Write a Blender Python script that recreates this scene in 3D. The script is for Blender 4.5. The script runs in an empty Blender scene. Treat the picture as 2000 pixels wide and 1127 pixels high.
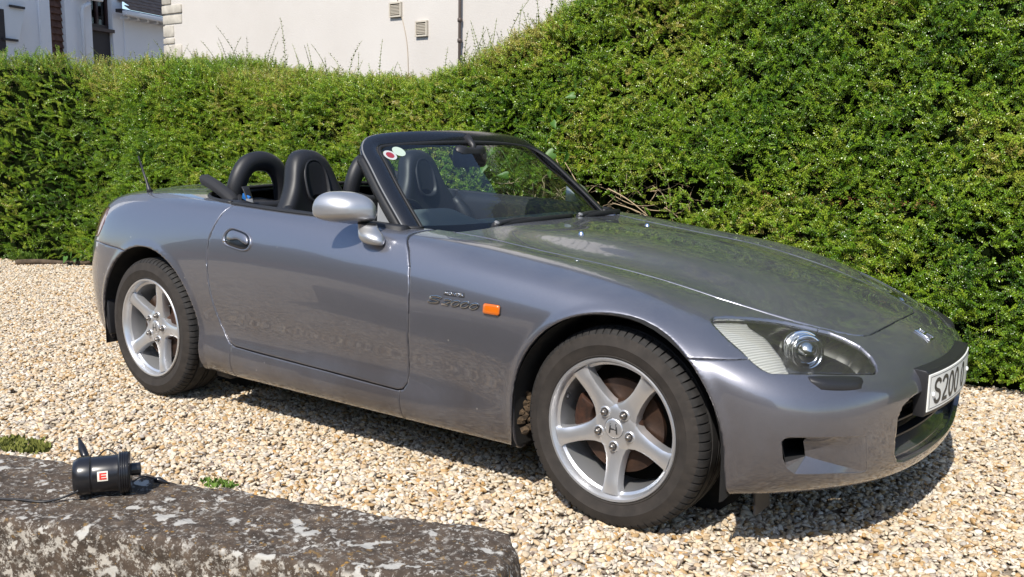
import bpy, bmesh, math, random
import numpy as np
from mathutils import Vector, Matrix

# ------------------------------------------------------------------ camera, sky, sun
scene = bpy.context.scene
random.seed(4); rng = np.random.default_rng(4)
CAM_POS = np.array([2.6238, -3.2190, 1.1860])
CAM_YAW, CAM_PITCH, CAM_ROLL = math.radians(-37.046), math.radians(-9.046), math.radians(0.862)

def cam_axes():
    f = np.array([math.sin(CAM_YAW)*math.cos(CAM_PITCH), math.cos(CAM_YAW)*math.cos(CAM_PITCH), math.sin(CAM_PITCH)])
    r = np.cross(f, [0, 0, 1]); r /= np.linalg.norm(r); u = np.cross(r, f)
    c, s = math.cos(CAM_ROLL), math.sin(CAM_ROLL)
    return c*r + s*u, -s*r + c*u, f

_r, _u, _f = cam_axes()
cd = bpy.data.cameras.new('camera'); cam = bpy.data.objects.new('camera', cd)
scene.collection.objects.link(cam); scene.camera = cam
cd.sensor_width = 36.0; cd.lens = 1844.48/2000*36.0; cd.clip_start = 0.05; cd.clip_end = 800
cam.matrix_world = Matrix(((_r[0], _u[0], -_f[0], CAM_POS[0]), (_r[1], _u[1], -_f[1], CAM_POS[1]),
                           (_r[2], _u[2], -_f[2], CAM_POS[2]), (0, 0, 0, 1)))

SUN = Vector((0.20, -0.85, 1.0)).normalized()          # direction towards the sun
sun_el = math.asin(SUN.z); sun_az = math.atan2(SUN.x, SUN.y)
world = bpy.data.worlds.new('World'); scene.world = world; world.use_nodes = True
wn = world.node_tree.nodes; wl = world.node_tree.links
sky = wn.new('ShaderNodeTexSky'); sky.sky_type = 'NISHITA'; sky.sun_disc = False
sky.sun_elevation = sun_el; sky.sun_rotation = sun_az; sky.air_density = 1.0; sky.dust_density = 0.8; sky.ozone_density = 2.2
wl.new(sky.outputs[0], wn['Background'].inputs[0]); wn['Background'].inputs[1].default_value = 0.15
sd = bpy.data.lights.new('sun', 'SUN'); sd.energy = 4.6; sd.angle = math.radians(0.53); sd.color = (1.0, 0.945, 0.86)
sun = bpy.data.objects.new('sun', sd); scene.collection.objects.link(sun)
sun.rotation_euler = SUN.to_track_quat('Z', 'Y').to_euler()
vs = scene.view_settings; vs.view_transform = 'Standard'; vs.look = 'None'; vs.gamma = 1.0; vs.use_curve_mapping = False
vs.exposure = 0.42
scene.cycles.max_bounces = 8; scene.cycles.transparent_max_bounces = 12

# ------------------------------------------------------------------ helpers
COL = scene.collection
MATS = {}

def mat(name, color=(.5, .5, .5), rough=.5, metal=0.0, coat=0.0, coat_rough=.03, spec=.5, emit=None, trans=0.0, ior=1.45):
    m = bpy.data.materials.new(name); m.use_nodes = True
    b = m.node_tree.nodes['Principled BSDF']
    b.inputs['Base Color'].default_value = (*color, 1); b.inputs['Roughness'].default_value = rough
    b.inputs['Metallic'].default_value = metal; b.inputs['Coat Weight'].default_value = coat
    b.inputs['Coat Roughness'].default_value = coat_rough; b.inputs['Specular IOR Level'].default_value = spec
    b.inputs['Transmission Weight'].default_value = trans; b.inputs['IOR'].default_value = ior
    MATS[name] = m
    return m

class NT:
    """small node-tree helper"""
    def __init__(s, m): s.t = m.node_tree; s.n = s.t.nodes; s.b = s.n.get('Principled BSDF')
    def node(s, typ, **kw):
        n = s.n.new(typ)
        for k, v in kw.items():
            if k.startswith('i_'):
                n.inputs[int(k[2:]) if k[2:].isdigit() else k[2:].replace('_', ' ')].default_value = v
            else: setattr(n, k, v)
        return n
    def link(s, a, b): s.t.links.new(a, b)
    def noise(s, scale, detail=4, rough=.55, coord='Object', vec=None):
        n = s.node('ShaderNodeTexNoise'); n.inputs['Scale'].default_value = scale
        n.inputs['Detail'].default_value = detail; n.inputs['Roughness'].default_value = rough
        if vec is None:
            if not hasattr(s, 'tc'): s.tc = s.node('ShaderNodeTexCoord')
            vec = s.tc.outputs[coord]
        s.link(vec, n.inputs['Vector']); return n
    def ramp(s, fac, stops):
        r = s.node('ShaderNodeValToRGB'); el = r.color_ramp.elements
        while len(el) < len(stops): el.new(.5)
        for e, (p, c) in zip(el, stops):
            e.position = p; e.color = (*c, 1) if len(c) == 3 else c
        s.link(fac, r.inputs['Fac']); return r
    def mix(s, fac, a, b, blend='MIX'):
        m = s.node('ShaderNodeMix', data_type='RGBA', blend_type=blend)
        for sock, v in ((0, fac), (6, a), (7, b)):
            if hasattr(v, 'links') or hasattr(v, 'is_linked'): s.link(v, m.inputs[sock])
            elif sock == 0: m.inputs[0].default_value = v
            else: m.inputs[sock].default_value = (*v, 1)
        return m.outputs[2]
    def bump(s, height, strength=.3, dist=.01):
        b = s.node('ShaderNodeBump'); b.inputs['Strength'].default_value = strength; b.inputs['Distance'].default_value = dist
        s.link(height, b.inputs['Height']); s.link(b.outputs[0], s.b.inputs['Normal']); return b

def tag(o, label=None, cat=None, group=None, kind=None):
    if label: o['label'] = label
    if cat: o['category'] = cat
    if group: o['group'] = group
    if kind: o['kind'] = kind
    return o

def link_mesh(name, me, m=None, parent=None, smooth=True):
    o = bpy.data.objects.new(name, me); COL.objects.link(o)
    if m is not None: me.materials.append(MATS[m] if isinstance(m, str) else m)
    if parent is not None: o.parent = parent
    if smooth: me.polygons.foreach_set('use_smooth', np.ones(len(me.polygons), dtype=bool))
    return o

def np_mesh(name, V, F):
    """V (n,3) float, F (m,k) int -> mesh"""
    me = bpy.data.meshes.new(name); V = np.ascontiguousarray(V, dtype=np.float32); F = np.ascontiguousarray(F, dtype=np.int32)
    me.vertices.add(len(V)); me.vertices.foreach_set('co', V.ravel())
    k = F.shape[1]; me.loops.add(F.size); me.polygons.add(len(F))
    me.loops.foreach_set('vertex_index', F.ravel())
    me.polygons.foreach_set('loop_start', np.arange(0, F.size, k, dtype=np.int32))
    me.update(calc_edges=True); me.validate(); return me

def empty(name, loc=(0, 0, 0), parent=None):
    o = bpy.data.objects.new(name, None); COL.objects.link(o); o.location = loc
    o.empty_display_size = .1
    if parent is not None: o.parent = parent
    return o

class MB:
    """collects shapes into ONE mesh"""
    def __init__(s): s.v = []; s.f = []
    def add(s, V, F):
        n = len(s.v); s.v += [tuple(map(float, p)) for p in V]; s.f += [tuple(int(i)+n for i in f) for f in F]; return s
    def box(s, c, d, R=None, bevel=0.0):
        x, y, z = d[0]/2, d[1]/2, d[2]/2
        bm = bmesh.new(); bmesh.ops.create_cube(bm, size=1.0)
        for v in bm.verts: v.co = Vector((v.co.x*2*x, v.co.y*2*y, v.co.z*2*z))
        if bevel > 0: bmesh.ops.bevel(bm, geom=list(bm.edges), offset=bevel, segments=2, affect='EDGES', profile=.5)
        V = np.array([v.co[:] for v in bm.verts]); bm.verts.index_update(); F = [[v.index for v in f.verts] for f in bm.faces]; bm.free()
        if R is not None: V = V @ np.array(R).T
        return s.add(V + np.array(c), F)
    def loft(s, rings, closed=True, cap=True, cap_end=None):
        n = len(rings[0]); V = np.concatenate([np.array(r, float) for r in rings]); F = []
        for i in range(len(rings)-1):
            for j in range(n if closed else n-1):
                a = i*n+j; b = i*n+(j+1) % n; F.append((a, b, b+n, a+n))
        if cap and closed: F.append(tuple(range(n-1, -1, -1)))
        if (cap if cap_end is None else cap_end) and closed: F.append(tuple(range((len(rings)-1)*n, len(rings)*n)))
        return s.add(V, F)
    def tube(s, path, r, n=10, cap=True, flat=1.0, up=(0, 0, 1)):
        P_ = np.array(path, float); R_ = np.full(len(P_), r) if np.isscalar(r) else np.array(r, float)
        rings = []; T = np.gradient(P_, axis=0); T /= np.linalg.norm(T, axis=1)[:, None]+1e-12
        u = np.array(up, float)
        for p, t, q in zip(P_, T, R_):
            a = np.cross(u, t)
            if np.linalg.norm(a) < 1e-3: a = np.cross([1, 0, 0.01], t)
            a /= np.linalg.norm(a); b = np.cross(t, a)
            th = np.arange(n)*2*math.pi/n
            rings.append(p + q*(np.cos(th)[:, None]*a + flat*np.sin(th)[:, None]*b))
        return s.loft(rings, True, cap)
    def lathe(s, prof, axis_o=(0, 0, 0), axis=(0, 1, 0), n=48, closed_prof=False):
        """prof: list of (radius, along axis)"""
        ax = np.array(axis, float); ax /= np.linalg.norm(ax); h = np.cross(ax, [0, 0, 1.0])
        if np.linalg.norm(h) < 1e-3: h = np.array([1.0, 0, 0])
        h /= np.linalg.norm(h); k = np.cross(ax, h); th = np.arange(n)*2*math.pi/n
        rings = [np.array(axis_o)+ax*t + r*(np.cos(th)[:, None]*h + np.sin(th)[:, None]*k) for r, t in prof]
        if closed_prof: rings.append(rings[0])
        return s.loft(rings, True, False)
    def build(s, name, m, parent=None, smooth=True, bevel=None, angle=None):
        me = bpy.data.meshes.new(name); me.from_pydata(s.v, [], s.f); me.update()
        bm = bmesh.new(); bm.from_mesh(me); bmesh.ops.recalc_face_normals(bm, faces=bm.faces); bm.to_mesh(me); bm.free()
        o = link_mesh(name, me, m, parent, smooth)
        if angle is not None: sharp(o, angle)
        if bevel:
            bv = o.modifiers.new('bevel', 'BEVEL'); bv.width = bevel; bv.segments = 2; bv.limit_method = 'ANGLE'; bv.angle_limit = math.radians(35)
        return o

def sharp(o, deg):
    """mark edges sharper than deg as sharp"""
    me = o.data; bm = bmesh.new(); bm.from_mesh(me); th = math.radians(deg)
    for e in bm.edges:
        if len(e.link_faces) == 2 and e.calc_face_angle(0) > th: e.smooth = False
    bm.to_mesh(me); bm.free()

def spline(xs, ys, q):
    """natural cubic spline through (xs, ys) for vector ys, evaluated at q"""
    xs = np.asarray(xs, float); ys = np.asarray(ys, float); n = len(xs); sh = ys.shape[1:]; Y = ys.reshape(n, -1)
    h = np.diff(xs); A = np.zeros((n, n)); B = np.zeros_like(Y); A[0, 0] = A[-1, -1] = 1
    for i in range(1, n-1):
        A[i, i-1] = h[i-1]; A[i, i] = 2*(h[i-1]+h[i]); A[i, i+1] = h[i]
        B[i] = 6*((Y[i+1]-Y[i])/h[i] - (Y[i]-Y[i-1])/h[i-1])
    M = np.linalg.solve(A, B); q = np.asarray(q, float); k = np.clip(np.searchsorted(xs, q)-1, 0, n-2)
    d = (xs[k+1]-q)[:, None]; e = (q-xs[k])[:, None]; hk = h[k][:, None]
    R = (M[k]*d**3 + M[k+1]*e**3)/(6*hk) + (Y[k]/hk - M[k]*hk/6)*d + (Y[k+1]/hk - M[k+1]*hk/6)*e
    return R.reshape((len(q),)+sh)

def catmull(pts, n):
    pts = np.array(pts, float); t = np.concatenate([[0], np.cumsum(np.linalg.norm(np.diff(pts, axis=0), axis=1))])
    return spline(t, pts, np.linspace(0, t[-1], n))

def poly_sd(P2, poly):
    """signed distance of points (n,2) to a closed polygon, negative inside"""
    poly = np.asarray(poly, float); d2 = np.full(len(P2), 1e9); inside = np.zeros(len(P2), bool)
    for a, b in zip(poly, np.roll(poly, -1, axis=0)):
        e = b-a; w = P2-a; t = np.clip((w@e)/(e@e+1e-15), 0, 1)[:, None]
        d2 = np.minimum(d2, ((w-t*e)**2).sum(1))
        c = ((a[1] <= P2[:, 1]) & (b[1] > P2[:, 1])) | ((b[1] <= P2[:, 1]) & (a[1] > P2[:, 1]))
        with np.errstate(divide='ignore', invalid='ignore'):
            xi = a[0] + (P2[:, 1]-a[1])*(e[0]/(e[1] if abs(e[1]) > 1e-12 else 1e-12))
        inside ^= c & (P2[:, 0] < xi)
    d = np.sqrt(d2); return np.where(inside, -d, d)

def smooth_poly(pts, n=120):
    """closed smooth curve through pts"""
    pts = np.array(pts, float); m = len(pts); ext = np.concatenate([pts[-3:], pts, pts[:4]])
    t = np.concatenate([[0], np.cumsum(np.linalg.norm(np.diff(ext, axis=0), axis=1))])
    return spline(t, ext, np.linspace(t[3], t[3+m], n, endpoint=False))

# ------------------------------------------------------------------ car body surface (half, y > 0, mirrored later)
# every rib: 13 rows from the lower edge up over the shoulder to the centre line
RIBS = [
 # tail, centre line
 [(-2.03,0,.24),(-2.07,0,.25),(-2.10,0,.30),(-2.115,0,.38),(-2.13,0,.48),(-2.13,0,.58),(-2.105,0,.68),(-2.085,0,.78),(-2.07,0,.845),(-2.05,0,.885),(-2.02,0,.90),(-1.98,0,.903),(-1.94,0,.905)],
 [(-1.99,.36,.24),(-2.03,.37,.25),(-2.06,.375,.30),(-2.075,.38,.38),(-2.09,.385,.48),(-2.088,.385,.58),(-2.07,.38,.68),(-2.05,.365,.78),(-2.035,.35,.84),(-2.01,.32,.875),(-1.97,.29,.89),(-1.92,.2,.898),(-1.86,0,.907)],
 [(-1.87,.58,.23),(-1.91,.60,.24),(-1.935,.63,.29),(-1.95,.645,.38),(-1.965,.655,.48),(-1.965,.655,.58),(-1.955,.645,.68),(-1.935,.62,.78),(-1.915,.59,.832),(-1.885,.55,.865),(-1.85,.49,.883),(-1.81,.33,.897),(-1.78,0,.911)],
 [(-1.76,.68,.22),(-1.79,.715,.23),(-1.81,.75,.28),(-1.815,.77,.37),(-1.82,.78,.48),(-1.82,.775,.58),(-1.81,.762,.68),(-1.80,.73,.78),(-1.78,.695,.838),(-1.76,.65,.872),(-1.74,.58,.891),(-1.71,.38,.905),(-1.69,0,.917)],
 # side
 [(-1.64,.75,.20),(-1.65,.80,.21),(-1.65,.832,.265),(-1.65,.848,.36),(-1.65,.853,.47),(-1.65,.85,.58),(-1.65,.84,.68),(-1.65,.805,.785),(-1.64,.765,.846),(-1.63,.715,.882),(-1.62,.64,.901),(-1.60,.4,.915),(-1.60,0,.925)],
 [(-1.45,.76,.19),(-1.45,.82,.20),(-1.45,.852,.26),(-1.45,.864,.36),(-1.45,.871,.47),(-1.45,.872,.58),(-1.45,.865,.68),(-1.45,.836,.785),(-1.45,.795,.855),(-1.45,.742,.893),(-1.45,.67,.91),(-1.45,.4,.925),(-1.45,0,.933)],
 [(-1.2,.77,.18),(-1.2,.825,.19),(-1.2,.857,.25),(-1.2,.867,.35),(-1.2,.875,.47),(-1.2,.877,.58),(-1.2,.871,.68),(-1.2,.846,.78),(-1.2,.808,.853),(-1.2,.757,.895),(-1.2,.69,.913),(-1.2,.4,.933),(-1.2,0,.94)],
 [(-.95,.78,.172),(-.95,.83,.184),(-.95,.860,.25),(-.95,.860,.35),(-.95,.867,.47),(-.95,.872,.58),(-.95,.868,.68),(-.95,.848,.78),(-.95,.816,.85),(-.95,.772,.89),(-.95,.71,.907),(-.95,.4,.933),(-.95,0,.942)],
 [(-.70,.78,.168),(-.70,.83,.18),(-.70,.863,.245),(-.70,.849,.35),(-.70,.859,.47),(-.70,.866,.58),(-.70,.864,.68),(-.70,.848,.775),(-.70,.821,.84),(-.70,.786,.88),(-.70,.733,.898),(-.70,.4,.93),(-.70,0,.94)],
 [(-.35,.78,.168),(-.35,.83,.18),(-.35,.864,.242),(-.35,.845,.35),(-.35,.856,.47),(-.35,.863,.58),(-.35,.862,.675),(-.35,.847,.765),(-.35,.822,.825),(-.35,.789,.865),(-.35,.736,.884),(-.35,.4,.91),(-.35,0,.92)],
 [(.05,.78,.170),(.05,.83,.182),(.05,.864,.242),(.05,.845,.35),(.05,.857,.47),(.05,.864,.58),(.05,.862,.67),(.05,.846,.752),(.05,.82,.807),(.05,.785,.847),(.05,.730,.866),(.05,.4,.885),(.05,0,.89)],
 [(.4,.78,.172),(.4,.828,.184),(.4,.860,.245),(.4,.847,.35),(.4,.861,.47),(.4,.868,.58),(.4,.864,.66),(.4,.845,.738),(.4,.812,.793),(.4,.745,.833),(.4,.573,.838),(.4,.3,.845),(.4,0,.848)],
 [(.75,.775,.174),(.75,.815,.182),(.75,.846,.24),(.75,.852,.345),(.75,.865,.47),(.75,.873,.58),(.75,.869,.655),(.75,.846,.725),(.75,.80,.770),(.75,.68,.802),(.75,.547,.799),(.75,.3,.826),(.75,0,.833)],
 [(1.0,.78,.18),(1.0,.82,.185),(1.0,.85,.24),(1.0,.863,.345),(1.0,.874,.47),(1.0,.879,.58),(1.0,.874,.65),(1.0,.849,.708),(1.0,.797,.748),(1.0,.67,.776),(1.0,.537,.772),(1.0,.3,.800),(1.0,0,.808)],
 [(1.2,.79,.19),(1.2,.83,.19),(1.2,.857,.245),(1.2,.868,.345),(1.2,.877,.47),(1.2,.880,.58),(1.2,.875,.64),(1.2,.848,.688),(1.2,.792,.722),(1.2,.66,.744),(1.2,.519,.741),(1.2,.29,.768),(1.2,0,.777)],
 [(1.4,.79,.20),(1.4,.83,.20),(1.4,.855,.25),(1.4,.865,.345),(1.4,.871,.47),(1.4,.869,.57),(1.4,.857,.61),(1.4,.826,.644),(1.4,.762,.672),(1.39,.63,.696),(1.385,.501,.701),(1.38,.28,.728),(1.38,0,.738)],
 # nose
 [(1.56,.74,.20),(1.578,.80,.20),(1.588,.832,.25),(1.597,.846,.35),(1.602,.85,.455),(1.602,.842,.53),(1.59,.814,.573),(1.572,.767,.602),(1.553,.69,.629),(1.532,.575,.653),(1.512,.463,.669),(1.50,.26,.696),(1.50,0,.706)],
 [(1.68,.63,.195),(1.718,.682,.20),(1.745,.735,.25),(1.757,.762,.35),(1.760,.765,.445),(1.752,.75,.503),(1.735,.713,.543),(1.712,.66,.567),(1.688,.585,.591),(1.657,.49,.616),(1.625,.418,.639),(1.60,.24,.664),(1.60,0,.674)],
 [(1.81,.42,.19),(1.85,.462,.195),(1.878,.52,.24),(1.887,.545,.345),(1.888,.548,.43),(1.877,.535,.49),(1.853,.505,.52),(1.826,.47,.546),(1.80,.43,.57),(1.767,.38,.594),(1.732,.337,.611),(1.69,.2,.633),(1.69,0,.644)],
 [(1.88,.2,.19),(1.922,.21,.195),(1.944,.24,.24),(1.952,.25,.345),(1.951,.25,.44),(1.938,.245,.497),(1.905,.24,.535),(1.87,.23,.560),(1.84,.215,.578),(1.812,.2,.592),(1.787,.185,.604),(1.75,.12,.619),(1.74,0,.626)],
 [(1.90,0,.19),(1.937,0,.195),(1.959,0,.24),(1.967,0,.345),(1.966,0,.44),(1.952,0,.507),(1.917,0,.548),(1.882,0,.572),(1.85,0,.588),(1.82,0,.600),(1.795,0,.608),(1.772,0,.617),(1.755,0,.621)],
]

def body_surface(nu=600, nv=150):
    A = np.array(RIBS, float)                                    # (ribs, rows, 3)
    mir = np.array([1, -1, 1.0])
    A = np.concatenate([A[2:0:-1]*mir, A, A[-2:-4:-1]*mir], 0)  # continue past both centre-line ribs
    A = np.concatenate([A, A[:, -2:-4:-1]*mir], 1)              # continue past the spine
    du = np.linalg.norm(np.diff(A[:, 2:10], axis=0), axis=2).mean(1); tu = np.concatenate([[0], np.cumsum(du)])
    dv = np.linalg.norm(np.diff(A[2:-2], axis=1), axis=2).mean(0); tv = np.concatenate([[0], np.cumsum(dv)])
    u = np.linspace(tu[2], tu[-3], nu); v = np.linspace(tv[0], tv[12], nv)
    S = spline(tu, A, u)                                         # (nu, rows, 3)
    S = spline(tv, S.transpose(1, 0, 2), v).transpose(1, 0, 2)   # (nu, nv, 3)
    S[0, :, 1] = 0; S[-1, :, 1] = 0; S[:, -1, 1] = 0
    return S

FA = (1.215, .315, .366); RA = (-1.208, .31, .374)               # wheel arches: x, z, radius
def arch_sd(V, a):
    dx, dz = V[:, 0]-a[0], V[:, 2]-a[1]
    d = np.where(dz > 0, np.hypot(dx, dz), np.abs(dx)) - a[2]
    return np.where(V[:, 1] > .45, d, 1.0)

def grid_patch():
    S = body_surface(); nu, nv = S.shape[:2]; V = S.reshape(-1, 3).copy()
    # rolled lips of the wheel arches
    for a in (FA, RA):
        d = arch_sd(V, a); V[:, 1] += np.where(d < .2, .0065*np.exp(-((d-.004)/.017)**2), 0)
    idx = np.arange(nu*nv).reshape(nu, nv)
    a, b, c, d = idx[:-1, :-1].ravel(), idx[1:, :-1].ravel(), idx[1:, 1:].ravel(), idx[:-1, 1:].ravel()
    F = np.concatenate([np.stack([a, b, c], 1), np.stack([a, c, d], 1)])
    G = V.reshape(nu, nv, 3); N = np.cross(np.gradient(G, axis=0), np.gradient(G, axis=1)).reshape(-1, 3)
    N /= np.linalg.norm(N, axis=1)[:, None]+1e-12
    s = np.sign((N[:, 1]*np.where(V[:, 1] > .3, 1, 0)).sum()); N *= s
    if s < 0: F = F[:, ::-1]
    return V, N, F

def compact(V, N, F):
    used = np.unique(F); m = np.full(len(V), -1); m[used] = np.arange(len(used)); return V[used], N[used], m[F]

def split(V, N, F, g):
    """cut a triangle mesh along g = 0; returns V, N, faces with g<0, faces with g>0"""
    g = np.where(np.abs(g) < 1e-7, 1e-7, g); s = g > 0; fs = s[F]; c = fs.sum(1)
    Fin, Fout, M = F[c == 0], F[c == 3], F[(c == 1) | (c == 2)]
    if len(M) == 0: return V, N, Fin, Fout
    ms = s[M]; lone_val = ms.sum(1) == 1
    k = np.argmax(ms == lone_val[:, None], axis=1); r = np.arange(len(M))
    a, b, c_ = M[r, k], M[r, (k+1) % 3], M[r, (k+2) % 3]
    E = np.concatenate([np.stack([a, b], 1), np.stack([a, c_], 1)]); E.sort(axis=1)
    U, inv = np.unique(E, axis=0, return_inverse=True); inv = inv.ravel()
    t = (g[U[:, 0]]/(g[U[:, 0]]-g[U[:, 1]]))[:, None]
    nV = V[U[:, 0]]*(1-t)+V[U[:, 1]]*t; nN = N[U[:, 0]]*(1-t)+N[U[:, 1]]*t; nN /= np.linalg.norm(nN, axis=1)[:, None]+1e-12
    pab = len(V)+inv[:len(M)]; pac = len(V)+inv[len(M):]
    V = np.concatenate([V, nV]); N = np.concatenate([N, nN])
    lone = np.stack([a, pab, pac], 1); rest = np.concatenate([np.stack([pab, b, c_], 1), np.stack([pab, c_, pac], 1)])
    lp = lone_val; lp2 = np.concatenate([lp, lp])
    Fout = np.concatenate([Fout, lone[lp], rest[~lp2]]); Fin = np.concatenate([Fin, lone[~lp], rest[lp2]])
    return V, N, Fin, Fout

def carve(patch, gfun, gap=.0022, band=.005):
    """-> (inside panel, remaining patch) with a shut-line gap between them and fine edge bands on both"""
    V, N, F = patch
    V, N, Fi, Fo = split(V, N, F, gfun(V))
    ins = compact(V, N, Fi) if len(Fi) else None; out = compact(V, N, Fo)
    res = []
    for p, s in ((ins, -1), (out, 1)):
        if p is None: res.append(None); continue
        v, n, f = p
        if gap > 0:
            v, n, fi, fo = split(v, n, f, s*gfun(v)-gap); v, n, f = compact(v, n, fo)
        v, n, fi, fo = split(v, n, f, s*gfun(v)-gap-band); f = np.concatenate([fi, fo])
        res.append((v, n, f))
    return res

def panel(name, patch, m, parent, side=0, depth=.016, roll=.0016, flush=None):
    """side: +1 / -1 one flank only, 0 = both halves joined over the centre line"""
    V, N, F = patch; V = V.copy()
    E = np.concatenate([F[:, [0, 1]], F[:, [1, 2]], F[:, [2, 0]]]); Es = np.sort(E, axis=1)
    U, inv, cnt = np.unique(Es, axis=0, return_inverse=True, return_counts=True); inv = inv.ravel()
    be = E[cnt[inv] == 1]
    be = be[~((V[be[:, 0], 1] < 1e-5) & (V[be[:, 1], 1] < 1e-5))]
    bv = np.unique(be); V0 = V.copy(); rl = np.full(len(bv), roll)
    if flush is not None: rl[np.abs(flush(V[bv])) < .004] = 0
    V[bv] -= N[bv]*rl[:, None]
    m2 = np.full(len(V), -1); m2[bv] = len(V)+np.arange(len(bv))
    R_ = V0[bv]-N[bv]*depth
    c = np.abs(V[bv, 1]) < 1e-5; R_[c, 1] = 0
    Q = np.stack([be[:, 1], be[:, 0], m2[be[:, 0]], m2[be[:, 1]]], 1)
    VV = np.concatenate([V, R_]); FF = np.concatenate([F, Q[:, [0, 1, 2]], Q[:, [0, 2, 3]]])
    if side == 0:
        n = len(VV); mv = VV*np.array([1, -1, 1.0]); mp = np.arange(n)+n; cen = np.abs(VV[:, 1]) < 1e-6; mp[cen] = np.arange(n)[cen]
        VV = np.concatenate([VV, mv]); FF = np.concatenate([FF, mp[FF][:, ::-1]]); VV, _, FF = compact(VV, VV, FF)
    elif side < 0: VV = VV*np.array([1, -1, 1.0]); FF = FF[:, ::-1]
    return link_mesh(name, np_mesh(name, VV, FF), m, parent)
# ------------------------------------------------------------------ materials of the car
def paint_material():
    """metallic paint: a tight and a wide flake lobe under clear coat, low down a dirt film that also paints in dark reflections, dust on upward faces, a few specks"""
    m = mat('grey_metallic_paint', (.17, .175, .20), .2, .82, 1.0, .012); t = NT(m)
    def mr(src, a, b, lo, hi):
        r = t.node('ShaderNodeMapRange'); t.link(src, r.inputs[0])
        for k, v in ((1, a), (2, b), (3, lo), (4, hi)): r.inputs[k].default_value = v
        return r.outputs[0]
    def mul(a, b):
        q = t.node('ShaderNodeMath', operation='MULTIPLY')
        for k, v in ((0, a), (1, b)):
            if isinstance(v, (int, float)): q.inputs[k].default_value = v
            else: t.link(v, q.inputs[k])
        return q.outputs[0]
    n = t.noise(2600, 1, .5); flake = t.ramp(n.outputs[0], [(.35, (.165, .170, .200)), (.7, (.285, .292, .335))]).outputs[0]
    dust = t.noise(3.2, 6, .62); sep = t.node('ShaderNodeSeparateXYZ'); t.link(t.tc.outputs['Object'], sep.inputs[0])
    low = mul(mr(dust.outputs[0], .30, .62, .45, 1.0), mr(sep.outputs[2], .74, .20, 0, .80))  # brown dirt film, also painting in the darker reflections low on the body
    geo = t.node('ShaderNodeNewGeometry'); sn = t.node('ShaderNodeSeparateXYZ'); t.link(geo.outputs['Normal'], sn.inputs[0])
    film = t.noise(9, 5, .6); up = mul(mr(sn.outputs[2], .75, .98, 0, .17), mr(film.outputs[0], .35, .7, .35, 1.0))
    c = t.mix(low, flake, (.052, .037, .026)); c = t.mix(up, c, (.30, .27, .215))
    vo = t.node('ShaderNodeTexVoronoi'); vo.inputs['Scale'].default_value = 11; t.link(t.tc.outputs['Object'], vo.inputs['Vector'])
    spn = t.noise(5, 2, .5); sp = mul(t.ramp(vo.outputs['Distance'], [(.0, (1, 1, 1)), (.05, (0, 0, 0))]).outputs[0], t.ramp(spn.outputs[0], [(.48, (0, 0, 0)), (.52, (1, 1, 1))]).outputs[0])
    c = t.mix(sp, c, (.62, .60, .55))
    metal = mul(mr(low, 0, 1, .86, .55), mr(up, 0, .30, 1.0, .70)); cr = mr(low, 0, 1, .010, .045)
    b2 = t.node('ShaderNodeBsdfPrincipled'); b2.inputs['Coat Weight'].default_value = 1.0
    for b, r0, r1 in ((t.b, .20, .30), (b2, .52, .55)):
        t.link(c, b.inputs['Base Color']); t.link(metal, b.inputs['Metallic']); t.link(cr, b.inputs['Coat Roughness']); t.link(mr(low, 0, 1, r0, r1), b.inputs['Roughness']); b.inputs['Coat IOR'].default_value = 1.55
    mx = t.node('ShaderNodeMixShader', i_0=.58); t.link(t.b.outputs[0], mx.inputs[1]); t.link(b2.outputs[0], mx.inputs[2]); t.link(mx.outputs[0], t.n['Material Output'].inputs[0])
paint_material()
mat('mirror_paint', (.44, .445, .46), .44, .8, .8, .06)
mat('gap_black', (.012, .012, .013), .8)
mat('black_plastic', (.018, .018, .02), .45); mat('black_gloss', (.010, .011, .014), .22, 0, .35, .12)
mat('rubber_seal', (.014, .014, .015), .55); mat('black_vinyl', (.014, .0145, .017), .5)
mat('dash_grey', (.17, .18, .175), .65); mat('trim_grey', (.16, .165, .17), .5)
mat('chrome', (.75, .76, .78), .12, 1.0); mat('alloy_silver', (.62, .625, .64), .36, .8, .4, .12)
mat('steel_nut', (.25, .23, .21), .4, 1.0); mat('orange_lens', (.55, .12, .006), .2, 0, 1.0, .03)
mat('red_lens', (.35, .012, .015), .2, 0, 1.0, .03); mat('smoked_lens', (.10, .035, .03), .2, 0, 1.0, .03)
mat('plate_white', (.74, .74, .70), .35); mat('plate_black', (.02, .02, .022), .4)
mat('badge_dark', (.03, .03, .032), .3); mat('white_plastic', (.78, .79, .80), .35); mat('blue_buckle', (.02, .13, .40), .35)
mat('seat_leather', (.013, .0135, .016), .48); mat('seat_mesh', (.05, .05, .05), .8); mat('soft_top_cloth', (.016, .016, .018), .75)
mat('bulb_chrome', (.85, .86, .88), .16, 1.0); mat('headlamp_black', (.014, .014, .016), .4)
mat('sticker_white', (.45, .46, .45), .5); mat('sticker_red', (.26, .03, .045), .5); mat('sticker_green', (.42, .50, .42), .5)

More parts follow.
